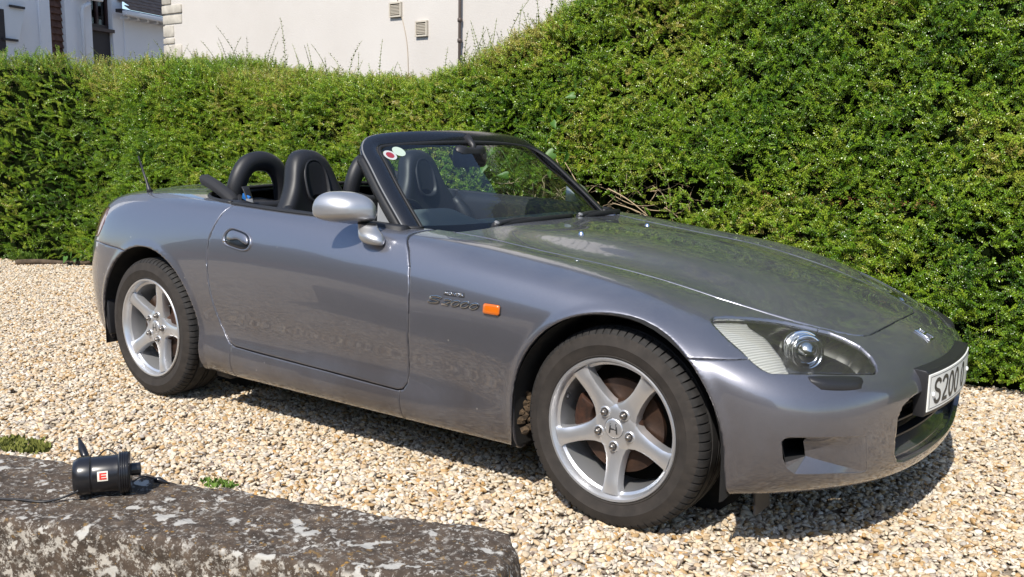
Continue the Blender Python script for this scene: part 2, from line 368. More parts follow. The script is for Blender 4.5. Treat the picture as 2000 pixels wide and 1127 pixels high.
def noisy(name, c1, c2, scale, rough=.8, metal=0, bump=.3, dist=.004, detail=5):
    m = mat(name, c1, rough, metal); t = NT(m); n = t.noise(scale, detail, .6)
    r = t.ramp(n.outputs[0], [(.35, c1), (.68, c2)]); t.link(r.outputs[0], t.b.inputs['Base Color']); t.bump(n.outputs[0], bump, dist); return m
noisy('tyre_sidewall', (.020, .0165, .0140), (.034, .028, .0235), 26, .8, 0, .15, .002, 7)
noisy('tyre_tread', (.011, .0105, .0105), (.025, .023, .022), 40, .8, 0, .3, .002)
noisy('rusty_iron', (.022, .011, .007), (.070, .028, .015), 30, .75, .3, .3, .002)
noisy('brake_steel', (.060, .032, .020), (.026, .016, .012), 18, .5, .4, .1, .001)
noisy('mud', (.03, .02, .012), (.10, .065, .035), 60, .95, 0, 1.0, .012)
noisy('arch_liner', (.008, .008, .008), (.018, .016, .014), 12, .9)

def glass_material(name, tint, refl=1.0, rough=0.0, dirt=0.0):
    m = bpy.data.materials.new(name); m.use_nodes = True; MATS[name] = m; t = NT(m); t.n.remove(t.b)
    out = t.n['Material Output']; tr = t.node('ShaderNodeBsdfTransparent'); tr.inputs[0].default_value = (*tint, 1)
    gl = t.node('ShaderNodeBsdfGlossy'); gl.inputs['Roughness'].default_value = rough
    gl.inputs[0].default_value = (refl, refl, refl, 1)
    fr = t.node('ShaderNodeFresnel'); fr.inputs[0].default_value = 1.55
    mx = t.node('ShaderNodeMixShader'); t.link(fr.outputs[0], mx.inputs[0]); t.link(tr.outputs[0], mx.inputs[1]); t.link(gl.outputs[0], mx.inputs[2])
    res = mx.outputs[0]
    if dirt > 0:
        n = t.noise(900, 2, .5); s2 = t.noise(5, 4, .6)
        r = t.ramp(n.outputs[0], [(.55, (0, 0, 0)), (.8, (1, 1, 1))])
        a = t.node('ShaderNodeMath', operation='MULTIPLY_ADD'); t.link(r.outputs[0], a.inputs[0]); a.inputs[1].default_value = dirt; a.inputs[2].default_value = dirt*.35
        b = t.node('ShaderNodeMath', operation='MULTIPLY'); t.link(a.outputs[0], b.inputs[0]); t.link(s2.outputs[0], b.inputs[1])
        df = t.node('ShaderNodeBsdfDiffuse'); df.inputs[0].default_value = (.55, .53, .48, 1)
        m2 = t.node('ShaderNodeMixShader'); t.link(b.outputs[0], m2.inputs[0]); t.link(res, m2.inputs[1]); t.link(df.outputs[0], m2.inputs[2]); res = m2.outputs[0]
    t.link(res, out.inputs[0]); return m
glass_material('windscreen_glass', (.70, .80, .82), 1.0, 0.0, .03)
glass_material('headlight_glass', (.88, .90, .89), 1.0, .03, .15)

# ------------------------------------------------------------------ car
car = empty('sports_car', (0, 0, 0))
tag(car, 'grey metallic two-seat roadster with its roof folded down, parked on gravel before the hedge', 'car')

patch = grid_patch()
BODY_V, BODY_N = patch[0].copy(), patch[1].copy()

def side_at(x, z, ymin=.5):
    """point and outward normal of the flank (y>0) at side-view position x, z"""
    d = (BODY_V[:, 0]-x)**2 + (BODY_V[:, 2]-z)**2 + np.where(BODY_V[:, 1] > ymin, 0, 9)
    k = np.argsort(d)[:6]; w = 1/(d[k]+1e-6); w /= w.sum(); n = (BODY_N[k]*w[:, None]).sum(0); n /= np.linalg.norm(n)
    p = (BODY_V[k]*w[:, None]).sum(0); p = np.array([x, p[1]+(-(x-p[0])*n[0]-(z-p[2])*n[2])/max(n[1], .2), z]); return p, n

def top_at(x, y):
    d = (BODY_V[:, 0]-x)**2 + (BODY_V[:, 1]-abs(y))**2 + np.where(BODY_V[:, 2] > .45, 0, 9)
    k = np.argsort(d)[:6]; w = 1/(d[k]+1e-6); w /= w.sum(); n = (BODY_N[k]*w[:, None]).sum(0); n /= np.linalg.norm(n)
    p = (BODY_V[k]*w[:, None]).sum(0); z = p[2]+(-(x-p[0])*n[0]-(abs(y)-p[1])*n[1])/max(n[2], .2)
    return np.array([x, y, z]), np.array([n[0], n[1]*(1 if y >= 0 else -1), n[2]])

def obl(V): return np.stack([.835*V[:, 0]-.55*V[:, 1], V[:, 2]], 1)      # oblique front-corner view in metres
HL = np.array([(1.451,.693,.668),(1.451,.67,.671),(1.472,.629,.669),(1.51,.567,.662),(1.549,.506,.653),(1.585,.471,.645),(1.622,.442,.636),(1.661,.417,.626),(1.70,.391,.616),(1.744,.382,.602),(1.791,.381,.584),(1.825,.391,.562),(1.847,.41,.545),(1.858,.43,.533),(1.859,.453,.527),(1.816,.545,.536),(1.761,.642,.548),(1.705,.727,.556),(1.668,.768,.559),(1.646,.773,.568),(1.62,.771,.581),(1.578,.753,.604),(1.521,.734,.632),(1.471,.71,.658)])
SC = np.array([(1.722,.794,.380),(1.728,.790,.388),(1.738,.783,.392),(1.774,.75,.391),(1.827,.678,.385),(1.879,.57,.371),(1.881,.555,.315),(1.879,.539,.259),(1.817,.669,.277),(1.749,.752,.283),(1.733,.772,.303),(1.725,.785,.33)])
hl_poly = obl(HL); sc_poly = obl(SC)
DOOR = [(-.66,.99),(-.690,.90),(-.715,.855),(-.735,.80),(-.750,.745),(-.752,.66),(-.745,.58),(-.735,.52),(-.715,.45),(-.695,.40),(-.665,.355),(-.635,.328),(-.60,.316),(-.46,.311),(-.03,.303),(.335,.295),(.362,.302),(.377,.325),(.385,.40),(.395,.50),(.402,.60),(.400,.68),(.385,.742),(.355,.79),(.318,.83),(.285,.855),(.25,.99)]
HOODL = [(.366,.585),(.47,.562),(.606,.552),(.823,.545),(1.023,.536),(1.205,.519),(1.378,.501),(1.45,.482),(1.529,.457),(1.601,.429),(1.667,.391),(1.718,.352),(1.752,.322),(1.772,.29),(1.782,.25),(1.788,.18),(1.792,.08)]
HOOD = [(.366,-.2)]+HOODL+[(1.793,-.2)]
COCKPIT = [(.366,-.3),(.366,.574),(.30,.60),(.24,.645),(.18,.69),(.10,.722),(-.1,.738),(-.5,.742),(-.75,.738),(-.90,.715),(-1.0,.67),(-1.06,.60),(-1.09,.50),(-1.11,.3),(-1.11,-.3)]
MOUTH = [(-.2,.452),(.2,.452),(.33,.447),(.39,.432),(.418,.400),(.421,.33),(.410,.285),(.385,.257),(.34,.246),(.2,.242),(-.2,.241)]
BUMP_F = [(1.2,.05),(1.2,.585),(1.47,.585),(1.61,.589),(1.67,.60),(1.668,.9),(2.3,.9),(2.3,.05)]
BUMP_R = [(-1.2,.05),(-1.2,.643),(-1.32,.651),(-1.45,.661),(-1.624,.672),(-1.9,.676),(-2.3,.676),(-2.3,.05)]
TAIL = [(-1.628,.83),(-1.612,.80),(-1.606,.765),(-1.618,.73),(-1.64,.70),(-1.70,.69),(-2.3,.69),(-2.3,.83)]
SILL = [(-.62,.05),(-.62,.321),(-.60,.316),(-.46,.311),(-.03,.303),(.335,.295),(.35,.297),(.35,.05)]
TRUNK = [(-1.2,-.2),(-1.2,.48),(-1.25,.55),(-1.35,.57),(-1.6,.555),(-1.8,.50),(-1.9,.42),(-1.99,.25),(-2.02,0),(-2.02,-.2)]

def g_side(poly, cond=None):
    def f(V):
        d = poly_sd(V[:, [0, 2]], poly)
        return d if cond is None else np.where(cond(V), d, np.maximum(d, .3))
    return f
def g_plan(poly, zmin=.5): return lambda V: np.where(V[:, 2] > zmin, poly_sd(V[:, [0, 1]], poly), 1.0)
def g_front(poly): return lambda V: np.where(V[:, 0] > 1.5, poly_sd(V[:, [1, 2]], poly), 1.0)

PM = 'grey_metallic_paint'
_, patch = carve(patch, lambda V: arch_sd(V, FA), 0, .006)
_, patch = carve(patch, lambda V: arch_sd(V, RA), 0, .006)
_, patch = carve(patch, g_plan(COCKPIT, .7), 0, .006)
_, patch = carve(patch, g_front(MOUTH), 0, .006)
inner = patch
hood, patch = carve(patch, g_plan(HOOD))
trunk, patch = carve(patch, g_plan(TRUNK, .84), .002)
hl, patch = carve(patch, lambda V: np.where((V[:, 0] > 1.3) & (V[:, 2] > .45), poly_sd(obl(V), hl_poly), 1.0), .0018)
scoop, patch = carve(patch, lambda V: np.where((V[:, 0] > 1.6) & (V[:, 2] < .45), poly_sd(obl(V), sc_poly), 1.0), 0.0, .003)
_hl = lambda V: np.where((V[:, 0] > 1.3) & (V[:, 2] > .45), poly_sd(obl(V), hl_poly), 1.0)
_sc = lambda V: np.where((V[:, 0] > 1.6) & (V[:, 2] < .45), poly_sd(obl(V), sc_poly), 1.0)
door, patch = carve(patch, g_side(DOOR, lambda V: V[:, 1] > .55), .0024)
tail, patch = carve(patch, g_side(TAIL, lambda V: V[:, 0] < -1.4), .0016)
bf, patch = carve(patch, g_side(BUMP_F), .0012)
br, patch = carve(patch, g_side(BUMP_R), .0012)
sill, patch = carve(patch, g_side(SILL, lambda V: V[:, 1] > .5), .0008)
fend, rear = carve(patch, lambda V: -.1 - V[:, 0], 0)

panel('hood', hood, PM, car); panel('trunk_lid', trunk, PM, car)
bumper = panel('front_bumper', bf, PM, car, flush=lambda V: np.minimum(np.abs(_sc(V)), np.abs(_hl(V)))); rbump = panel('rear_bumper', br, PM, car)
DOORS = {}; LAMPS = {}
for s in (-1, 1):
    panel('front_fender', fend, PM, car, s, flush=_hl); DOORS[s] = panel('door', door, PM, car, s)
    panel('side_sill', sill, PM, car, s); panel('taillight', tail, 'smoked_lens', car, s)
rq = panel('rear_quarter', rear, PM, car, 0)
# dark structure behind the gaps
_, inner = carve(inner, _hl, 0); _, inner = carve(inner, _sc, 0)
iv, inn, ifc = inner
panel('inner_shell', (iv-inn*.017, inn, ifc), 'gap_black', car, 0, .004, 0)

def xf(V, s): V = np.array(V, float); V[..., 1] *= s; return V            # s = -1 near (camera) side, +1 far side

# headlights: clear cover over a dark bowl with reflector and projector
def ribbed_reflector():
    m = mat('ribbed_reflector', (.60, .59, .55), .32, .45, .7, .06); t = NT(m); tc = t.node('ShaderNodeTexCoord')
    w = t.node('ShaderNodeTexWave', wave_type='BANDS', bands_direction='X', wave_profile='SIN'); w.inputs['Scale'].default_value = 62; w.inputs['Distortion'].default_value = .6
    mp = t.node('ShaderNodeMapping'); mp.inputs['Rotation'].default_value = (0, math.radians(40), math.radians(20)); t.link(tc.outputs['Object'], mp.inputs[0]); t.link(mp.outputs[0], w.inputs[0])
    r = t.ramp(w.outputs[0], [(.0, (.55, .54, .51)), (1., (.82, .81, .77))]); t.link(r.outputs[0], t.b.inputs['Base Color']); t.bump(w.outputs[0], .5, .004)
ribbed_reflector()
for s in (-1, 1):
    lamp = panel('headlight', (hl[0]-hl[1]*.072, hl[1], hl[2]), 'headlamp_black', car, s, -.060, 0)
    LAMPS[s] = lamp
    panel('lens_cover', (hl[0]-hl[1]*.002, hl[1], hl[2]), 'headlight_glass', lamp, s, .004, .0)
    # ribbed turn-signal reflector at the rear end
    DIV = np.array([(1.528,.587,.653),(1.59,.60,.628),(1.66,.656,.590),(1.704,.708,.561)]); dp = obl(DIV)
    dpoly = np.concatenate([[dp[0]+(-.02, .05)], dp, [dp[-1]+(.015, -.06)], [[dp[0, 0]-.5, .4]], [[dp[0, 0]-.5, .8]]])
    sig, _r1 = carve(hl, lambda V: poly_sd(obl(V), dpoly), 0)
    panel('signal_reflector', (sig[0]-sig[1]*.016, sig[1], sig[2]), 'ribbed_reflector', lamp, s, .03, 0)
    c = np.array([1.676, .500*s, .571]); ax = np.array([.72, .62*s, .22])
    MB().lathe([(.0001, .020), (.018, .016), (.031, .004), (.037, -.008), (.039, -.02)], c, ax, 32).build('projector_lens', 'bulb_chrome', lamp)
    MB().lathe([(.039, -.014), (.045, .000), (.050, .002), (.053, -.006), (.053, -.05)], c, ax, 32).build('projector_ring', 'bulb_chrome', lamp)
    MB().lathe([(.053, -.03), (.062, -.022), (.066, -.024), (.064, -.06)], c, ax, 32).build('reflector_bowl', 'bulb_chrome', lamp)
    # washer cover under the lamp
    a, _ = np.array([1.752, .694, .545]), 0; b = np.array([1.845, .525, .527])
    o_ = np.array([.80, .55, .0]); o_ /= np.linalg.norm(o_)
    rings = []
    for t in np.linspace(0, 1, 9):
        p = a*(1-t)+b*t; e = min(1, 6*min(t, 1-t)+.35); bow = .012*4*t*(1-t)
        q = p + o_*bow
        rings.append([q+o_*(-.03)+(0, 0, .004), q+o_*.004*e+(0, 0, -.001), q+o_*.018*e+(0, 0, -.009), q+o_*.022*e+(0, 0, -.028), q+o_*.011*e+(0, 0, -.035), q+o_*(-.03)+(0, 0, -.033)])
    MB().loft(xf(rings, s)).build('headlight_washer', 'black_plastic', car, bevel=.003)

# scoops in the bumper corners
def along(poly, n):
    p = np.array(poly, float); t = np.concatenate([[0], np.cumsum(np.linalg.norm(np.diff(p, axis=0), axis=1))]); t /= t[-1]
    return spline(t, p, np.linspace(0, 1, n))
for s in (-1, 1):
    n = 22; m_ = 7; inn_ = np.array([-.62, -.78, 0])
    T1, B1, B2, L1 = [np.array(p) for p in ((1.728,.790,.388),(1.749,.752,.283),(1.733,.772,.303),(1.722,.794,.375))]
    top = along([(1.774,.75,.391),(1.827,.678,.385),(1.879,.57,.371)], n); bot = along([(1.780,.734,.325),(1.832,.654,.297),(1.879,.539,.259)], n); low = along([(1.749,.752,.283),(1.817,.669,.277),(1.879,.539,.259)], n)
    u = np.linspace(0, 1, n); dep = (.034*(1-u)**1.5)[:, None]
    def hug(p):
        k = np.argsort(((BODY_V-p)**2).sum(1))[:5]; nn = BODY_N[k].mean(0); nn /= np.linalg.norm(nn); return p-nn*((p-BODY_V[k].mean(0))@nn)
    wall_ = [np.array([hug(p) for p in top*(1-v)+bot*v])+inn_*dep*min(1, v*4) for v in np.linspace(0, 1, m_)]
    mb = MB(); mb.loft([xf([w_[k] for w_ in wall_], s) for k in range(n)], False)
    mb.build('scoop', PM, bumper)
    K = bot[0]+inn_*.030; T2 = top[0]
    mb = MB(); mb.loft([xf([wall_[-1][k]*(1-v)+low[k]*v for v in np.linspace(0, 1, 4)], s) for k in range(n)], False)
    mb.add(xf([B1, B2, K], s), [(0, 1, 2)]).add(xf([B2, B2+(-.004, .004, .014), K], s), [(0, 1, 2)]); mb.build('scoop_floor', PM, bumper)
    Dk = np.array([-.05, -.12, 0]); q = [L1, T1, T2, wall_[2][0], K, B2+(-.004, .004, .014)]; back = [p+Dk for p in q]; nq = len(q)
    mb = MB(); mb.add(xf(q+back, s), [(i, (i+1) % nq, (i+1) % nq+nq, i+nq) for i in range(nq)]+[tuple(range(nq, 2*nq))]); mb.build('duct', 'gap_black', bumper, False)

# mouth of the bumper: dark duct, slats and a lower tray
ys = np.linspace(-.425, .425, 25)
def nose_x(y): return 1.966-.27*np.abs(y)**2.1
mb = MB(); rings = []
mo = np.array([p for p in MOUTH if p[0] > 0]); mo = np.concatenate([mo, mo[::-1]*[-1, 1]])
for dx, sc_ in ((-.004, 1.0), (-.05, .97), (-.16, .93)):
    rings.append([(nose_x(y)+dx-.012, y*sc_, (z-.335)*sc_+.335) for y, z in mo])
mb.loft(rings, True, False, True); mb.build('air_intake', 'gap_black', bumper, False)
for z in (.405, .36, .312):
    MB().loft([[(nose_x(y)-.055+dx, y*.95, z+dz) for dx, dz in ((-.02, .004), (.012, .003), (.012, -.003), (-.02, -.004))] for y in ys]).build('grille_slat', 'black_plastic', bumper, False)
MB().loft([[(nose_x(y)+dx, y*.9, z) for dx, z in ((-.022, .2465), (-.055, .266), (-.095, .296), (-.13, .330), (-.145, .25), (-.05, .240))] for y in ys]).build('lower_lip_tray', PM, bumper)

# number plate on a curved black holder
plate = MB(); hold = MB(); ny = 21; py = np.linspace(-.268, .268, ny)
def px_(y): return 1.981-.34*y*y
hold.loft([[(px_(y)-.042, y, .518), (px_(y)-.001, y, .514), (px_(y)+.004, y, .508), (px_(y)+.004, y, .378), (px_(y)-.001, y, .372), (px_(y)-.030, y, .372)] for y in py])
ho = hold.build('plate_holder', 'black_plastic', car, bevel=.002)
pyy = np.linspace(-.26, .26, ny)
plate.loft([[(px_(y)+.0045, y, .502), (px_(y)+.008, y, .501), (px_(y)+.008, y, .388), (px_(y)+.0045, y, .387)] for y in pyy])
po = plate.build('number_plate', 'plate_white', car, False)

def ribbon(mb, pts, w, fr, depth=.001, closed=False):
    """flat raised stroke: pts (a,b) in the frame fr(a,b,h) -> 3D"""
    P_ = np.array(pts, float); n = len(P_); T = np.zeros_like(P_)
    for i in range(n):
        a = P_[(i-1) % n] if (closed or i > 0) else P_[i]; b = P_[(i+1) % n] if (closed or i < n-1) else P_[i]; T[i] = b-a
    T /= np.linalg.norm(T, axis=1)[:, None]+1e-12; Nn = np.stack([-T[:, 1], T[:, 0]], 1)*w/2
    rings = [[fr(*(p+q), 0), fr(*(p+q), depth), fr(*(p-q), depth), fr(*(p-q), 0)] for p, q in zip(P_, Nn)]
    if closed: rings.append(rings[0])
    mb.loft(rings, True, not closed)
def rounded_rect(a, b, r, n=6):
    o = []
    for cx, cy, a0 in ((a-r, b-r, 0), (-a+r, b-r, 90), (-a+r, -b+r, 180), (a-r, -b+r, 270)):
        o += [(cx+r*math.cos(math.radians(t)), cy+r*math.sin(math.radians(t))) for t in np.linspace(a0, a0+90, n)]
    return np.array(o)
def arc(cx, cy, rx, ry, a0, a1, n=9):
    return [(cx+rx*math.cos(math.radians(a)), cy+ry*math.sin(math.radians(a))) for a in np.linspace(a0, a1, n)]
GLYPH = {                                                                    # strokes in a 0..1 x 0..1 box
 'S': [arc(.5, .745, .42, .20, 10, 180, 8)+arc(.5, .75, .42, .22, 200, 262, 4)+arc(.5, .26, .42, .24, 80, -20, 6)+arc(.5, .25, .42, .20, -40, -172, 8)],
 '2': [arc(.5, .74, .42, .21, 175, -20, 11)+[(.72, .42), (.3, .18), (.1, .05), (.94, .05)]],
 '0': [arc(.5, .5, .42, .46, 0, 345, 24)], 'O': [arc(.5, .5, .42, .46, 0, 345, 24)],
 'H': [[(.1, 0), (.1, 1)], [(.9, 0), (.9, 1)], [(.1, .5), (.9, .5)]], 'N': [[(.1, 0), (.1, 1), (.9, 0), (.9, 1)]],
 'D': [[(.1, 0), (.1, 1), (.55, 1), (.85, .8), (.9, .5), (.85, .2), (.55, 0), (.1, 0)]], 'A': [[(.05, 0), (.5, 1), (.95, 0)], [(.25, .35), (.75, .35)]],
 'E': [[(.9, .02), (.1, .02), (.1, .98), (.9, .98)], [(.1, .5), (.8, .5)]],
}
def text(mb, s, x0, w, gap, h, stroke, fr, depth, shear=0.0, space=None):
    x = x0
    for ch in s:
        if ch == ' ': x += space or w; continue
        for st in GLYPH[ch]: ribbon(mb, [(x+a*w+shear*b*h, b*h) for a, b in st], stroke, fr, depth, closed=(ch in '0O'))
        x += w+gap
for k, ch in enumerate('S200 O'):
    if ch == ' ': continue
    x0 = -.219+k*.061-(.028 if k > 4 else 0)
    mb = MB(); text(mb, ch, x0, 0.05, .011, .079, .0118, lambda a, b, h: (px_(a)+.0082+h, a, .405+b), .0010); mb.build('plate_character', 'plate_black', po, False)
mb = MB(); ribbon(mb, [(-.252, .396), (.252, .396), (.252, .493), (-.252, .493)], .0014, lambda a, b, h: (px_(a)+.0082+h, a, b), .0004)
mb = MB()
for zz in (.395, .494): mb.loft([[(px_(y)+.0080, y, zz+.0007), (px_(y)+.0086, y, zz+.0007), (px_(y)+.0086, y, zz-.0007), (px_(y)+.0080, y, zz-.0007)] for y in np.linspace(-.25, .25, ny)])
for yy in (-.25, .25): mb.box((px_(yy)+.0083, yy, .4445), (.0008, .0014, .099))
mb.build('plate_border', 'plate_black', po, False)
for yy in (-.228, .205):
    MB().lathe([(.0001, .006), (.005, .0055), (.0075, .003), (.008, 0)], (px_(yy)+.008, yy, .437), (1, 0, 0), 14).build('screw_cap', 'white_plastic', po)

# emblem on the nose
e0, en = top_at(1.855, 0.0); e1, _ = top_at(1.90, 0.0); ey = (e0-e1)/np.linalg.norm(e0-e1); en = np.array([-(ey[2]), 0, ey[0]])*-1
en = np.array([en[0], 0, abs(en[2])]); en /= np.linalg.norm(en)
ctr = (e0+e1)/2 - ey*.002
fr = lambda a, b, h: tuple(ctr + np.array([0, 1, 0])*a*.85 + ey*b*.85 + en*(h+.001))
mb = MB()
for st in ([(-.026, -.028), (-.016, .030)], [(.026, -.028), (.016, .030)]): ribbon(mb, st, .009, fr, .006)
ribbon(mb, [(-.021, .002), (.021, .002)], .009, fr, .006)
ribbon(mb, [(-.036, -.030), (-.026, .034), (.026, .034), (.036, -.030)], .005, fr, .004, True)
mb.build('nose_emblem', 'chrome', car, bevel=.0012)

# badges and side repeaters on the fenders
for s in (-1, 1):
    def side_frame(x0, z0, dirx):
        def fr(a, b, h):
            p, n = side_at(x0+dirx*a, z0+b); q = p+n*(h+.0004); return (q[0], q[1]*s, q[2])
        return fr
    d = 1 if s < 0 else -1
    x0 = .482 if s < 0 else .712
    fr = side_frame(x0, .632, d)
    mb = MB(); text(mb, 'S', .002, .056, .007, .0245, .0066, fr, .0040, .9)
    text(mb, '2000', .070, .034, .0062, .0200, .0058, fr, .0040, .9)
    mb.build('model_badge', 'chrome', car, bevel=.0008)
    mb = MB(); text(mb, 'S', .003, .056, .007, .0240, .0088, fr, .0020, .9); text(mb, '2000', .071, .034, .0062, .0195, .0078, fr, .0020, .9)
    mb.build('badge_base', 'badge_dark', car)
    fr2 = side_frame(x0+d*.083, .6665, d)
    mb = MB(); ribbon(mb, [(-.003, .005), (.086, .005)], .0145, fr2, .0012); mb.build('badge_plinth', 'badge_dark', car)
    mb = MB(); text(mb, 'HONDA', .0015, .0130, .0042, .0098, .0026, fr2, .0025); mb.build('maker_badge', 'chrome', car)
    # orange side repeater
    mb = MB(); cx, cz = .773, .641
    out = rounded_rect(.034, .0165, .008)
    def rr(k, h): return [side_frame(cx, cz, d)(a*k, b*k, h) for a, b in out]
    mb.loft([rr(1.0, 0), rr(1.0, .005), rr(.93, .009), rr(.6, .0105)]); mb.build('side_repeater', 'orange_lens', car)
    MB().loft([rr(1.08, -.001), rr(1.08, .0025), rr(.98, .003)], True, False).build('repeater_seal', 'rubber_seal', car)

# door handles: recessed cup, ring and pull flap
HN = np.array([(-.661,.768),(-.652,.788),(-.628,.805),(-.585,.806),(-.53,.798),(-.492,.786),(-.474,.768),(-.470,.747),(-.481,.730),(-.503,.722),(-.56,.724),(-.618,.732),(-.648,.743)])
hc = np.array([-.565, .764])
for s in (-1, 1):
    hp = smooth_poly(HN, 44)
    def ring(k, h):
        r = []
        for a, b in hc+(hp-hc)*k:
            p, n = side_at(a, b); q = p+n*h; r.append((q[0], q[1]*s, q[2]))
        return r
    dr = DOORS[s]
    MB().loft([ring(1.0, -.001), ring(.99, .004), ring(.93, .0055), ring(.86, .003), ring(.84, -.001)], True, False).build('handle_ring', PM, dr)
    MB().loft([ring(.845, .0008), ring(.83, .0012), ring(.4, .0008)]).build('handle_cup', 'black_gloss', dr)
    fl = smooth_poly([(-.628,.766),(-.625,.782),(-.612,.793),(-.575,.794),(-.53,.787),(-.503,.777),(-.492,.764),(-.49,.752),(-.53,.757),(-.58,.762)], 40); fc = fl.mean(0)
    def ring2(k, h):
        r = []
        for a, b in fc+(fl-fc)*k:
            p, n = side_at(a, b); q = p+n*h; r.append((q[0], q[1]*s, q[2]))
        return r
    MB().loft([ring2(1.0, -.002), ring2(1.0, .006), ring2(.93, .0085), ring2(.5, .009)]).build('handle_flap', PM, dr)
    p, n = side_at(-.643, .752); q = p+n*.003; MB().lathe([(.0001, .004), (.006, .0035), (.007, 0)], (q[0], q[1]*s, q[2]), (n[0], n[1]*s, n[2]), 16).build('lock', 'chrome', dr)

# belt seals along the door tops and the trim around the cockpit
for s in (-1, 1):
    pts = []
    for x in np.linspace(.26, -.72, 30):
        y = np.interp(-x, [-.26, -.18, -.1, .1, .5, .75], [.655, .70, .732, .748, .752, .748])
        p, n = top_at(x, y); pts.append(p+np.array([0, 0, .003]))
    mb = MB(); mb.loft([[q+np.array([0, dy, dz]) for dy, dz in ((.012, -.004), (.010, .003), (-.008, .006), (-.022, .002), (-.024, -.03))] for q in pts]); 
    mb.v = [tuple(v) for v in xf(mb.v, s)]; mb.build('belt_seal', 'rubber_seal', car)
    pts = []
    for x, y in catmull([(-.74, .742), (-.88, .722), (-.985, .677), (-1.05, .61), (-1.085, .50), (-1.108, .3), (-1.11, 0)], 30):
        p, n = top_at(x, y); pts.append(p)
    mb = MB(); mb.tube(pts, .009, 8); mb.v = [tuple(v) for v in xf(mb.v, s)]; mb.build('rear_well_seal', 'rubber_seal', car)

# ------------------------------------------------------------------ wheels
def make_wheel(name, spin, track, half_w):
    """outward is local -y; built at the wheel centre"""
    o = half_w
    rim = MB()
    rim.lathe([(.2225, -o+.004), (.2240, -o-.001), (.2215, -o-.005), (.2150, -o-.004), (.2095, -o+.006), (.2065, -o+.020), (.1985, -o+.026), (.1965, -o+.05), (.194, 0), (.196, o-.03), (.21, o-.01), (.222, o)], (0, 0, 0), (0, 1, 0), 96)
    face_r = np.array([.0, .045, .07, .10, .14, .175, .2025])
    face_o = np.array([.030, .030, .029, .027, .020, .012, .010])           # how far the face sits inside the rim edge
    for k in range(5):
        a = math.radians(spin+72*k); er = np.array([math.cos(a), 0, math.sin(a)]); et = np.array([-math.sin(a), 0, math.cos(a)])
        rings = []
        for r, w in zip(np.linspace(.035, .2055, 18), np.interp(np.linspace(.035, .2055, 18), [.035, .055, .07, .085, .11, .14, .175, .195, .2055], [.100, .097, .082, .067, .056, .051, .054, .061, .074])):
            f = -o+np.interp(r, face_r, face_o); h = w/2
            prof = [(-h, .036), (-h*.99, .015), (-h*.90, .004), (-h*.62, 0), (-h*.2, -.0012), (h*.2, -.0012), (h*.62, 0), (h*.90, .004), (h*.99, .015), (h, .036)]
            rings.append([er*r+et*x+np.array([0, f+y, 0]) for x, y in prof])
        rim.loft(rings)
    rim.lathe([(.033, -o+.026), (.050, -o+.0275), (.066, -o+.029), (.075, -o+.034), (.08, -o+.06), (.075, -o+.075)], (0, 0, 0), (0, 1, 0), 48)
    w = rim.build(name, 'alloy_silver', car, True, None, 38)
    MB().lathe([(.0001, -o+.0205), (.026, -o+.021), (.0305, -o+.023), (.032, -o+.027), (.033, -o+.034)], (0, 0, 0), (0, 1, 0), 36).build('hub_cap', 'alloy_silver', w)
    mb = MB(); fr = lambda a, b, h: (a, -o+.0212-h, b)
    for st in ([(-.013, -.016), (-.0095, .016)], [(.013, -.016), (.0095, .016)], [(-.011, -.002), (.011, -.002)]): ribbon(mb, st, .0048, fr, .0012)
    mb.build('cap_emblem', 'badge_dark', w)
    for k in range(5):
        a = math.radians(spin+72*k); c = np.array([.0572*math.cos(a), -o+.030, .0572*math.sin(a)])
        MB().lathe([(.0001, -.022), (.005, -.0215), (.0085, -.018), (.0095, -.008), (.0105, 0), (.0135, .001)], c, (0, 1, 0), 6 if False else 14).build('lug_nut', 'steel_nut', w)
        MB().lathe([(.0136, -.006), (.0165, -.0065), (.018, -.002), (.018, .004)], c, (0, 1, 0), 18).build('nut_seat', 'alloy_silver', w)
    a = math.radians(spin+72*3.42 if track > 0 else spin+40)
    MB().tube([(.188*math.cos(a), -o+.03, .188*math.sin(a)), (.180*math.cos(a), -o+.018, .180*math.sin(a)), (.176*math.cos(a), -o+.008, .176*math.sin(a))], [.006, .0055, .0045], 10).build('valve', 'black_plastic', w)
    # tyre: blocks on the shoulder
    nb = 74; ang = []; low = []
    for i in range(nb):
        a0 = 2*math.pi*i/nb; st = 2*math.pi/nb
        for fr_, l in ((0, 0), (.40, 0), (.79, 0), (.82, 1), (.97, 1)): ang.append(a0+fr_*st); low.append(l)
    ang = np.array(ang); low = np.array(low)
    R0 = .3165; th = half_w+.010
    prof = [(.2235, -o+.008, 0), (.2255, -o-.001, 0), (.2300, -o-.004, 0), (.2315, -o-.002, 0), (.2450, -th+.003, 0), (.262, -th, 0), (.2635, -th-.0008, 0), (.2655, -th, 0), (.280, -th+.003, 0), (.294, -th+.010, 0),
            (.2965, -th+.0105, .002), (.3055, -th+.018, .006), (.3110, -th+.026, .008), (.3140, -th+.036, .008), (.3150, -th+.046, .007), (.3152, -th+.050, .0), (.3090, -th+.0515, .0), (.3090, -th+.0585, .0), (.3160, -th+.060, 0)]
    full = prof + [(.3165, -.012, 0), (.3095, -.011, 0), (.3095, -.004, 0), (.3165, -.003, 0)]
    full = full + [(r, -y, d) for r, y, d in full[::-1]]
    rings = []
    for r, y, dd in full:
        rr = r-dd*low; rings.append(np.stack([rr*np.cos(ang), np.full(len(ang), y), rr*np.sin(ang)], 1))
    t = MB(); t.loft(rings, True, False); to = t.build('tyre', 'tyre_sidewall', w, True, None, 32)
    to.data.materials.append(MATS['tyre_tread'])
    idx = np.zeros(len(to.data.polygons), dtype=np.int32)
    for p in to.data.polygons:
        c = p.center
        if math.hypot(c.x, c.z) > .2955: idx[p.index] = 1
    to.data.polygons.foreach_set('material_index', idx)
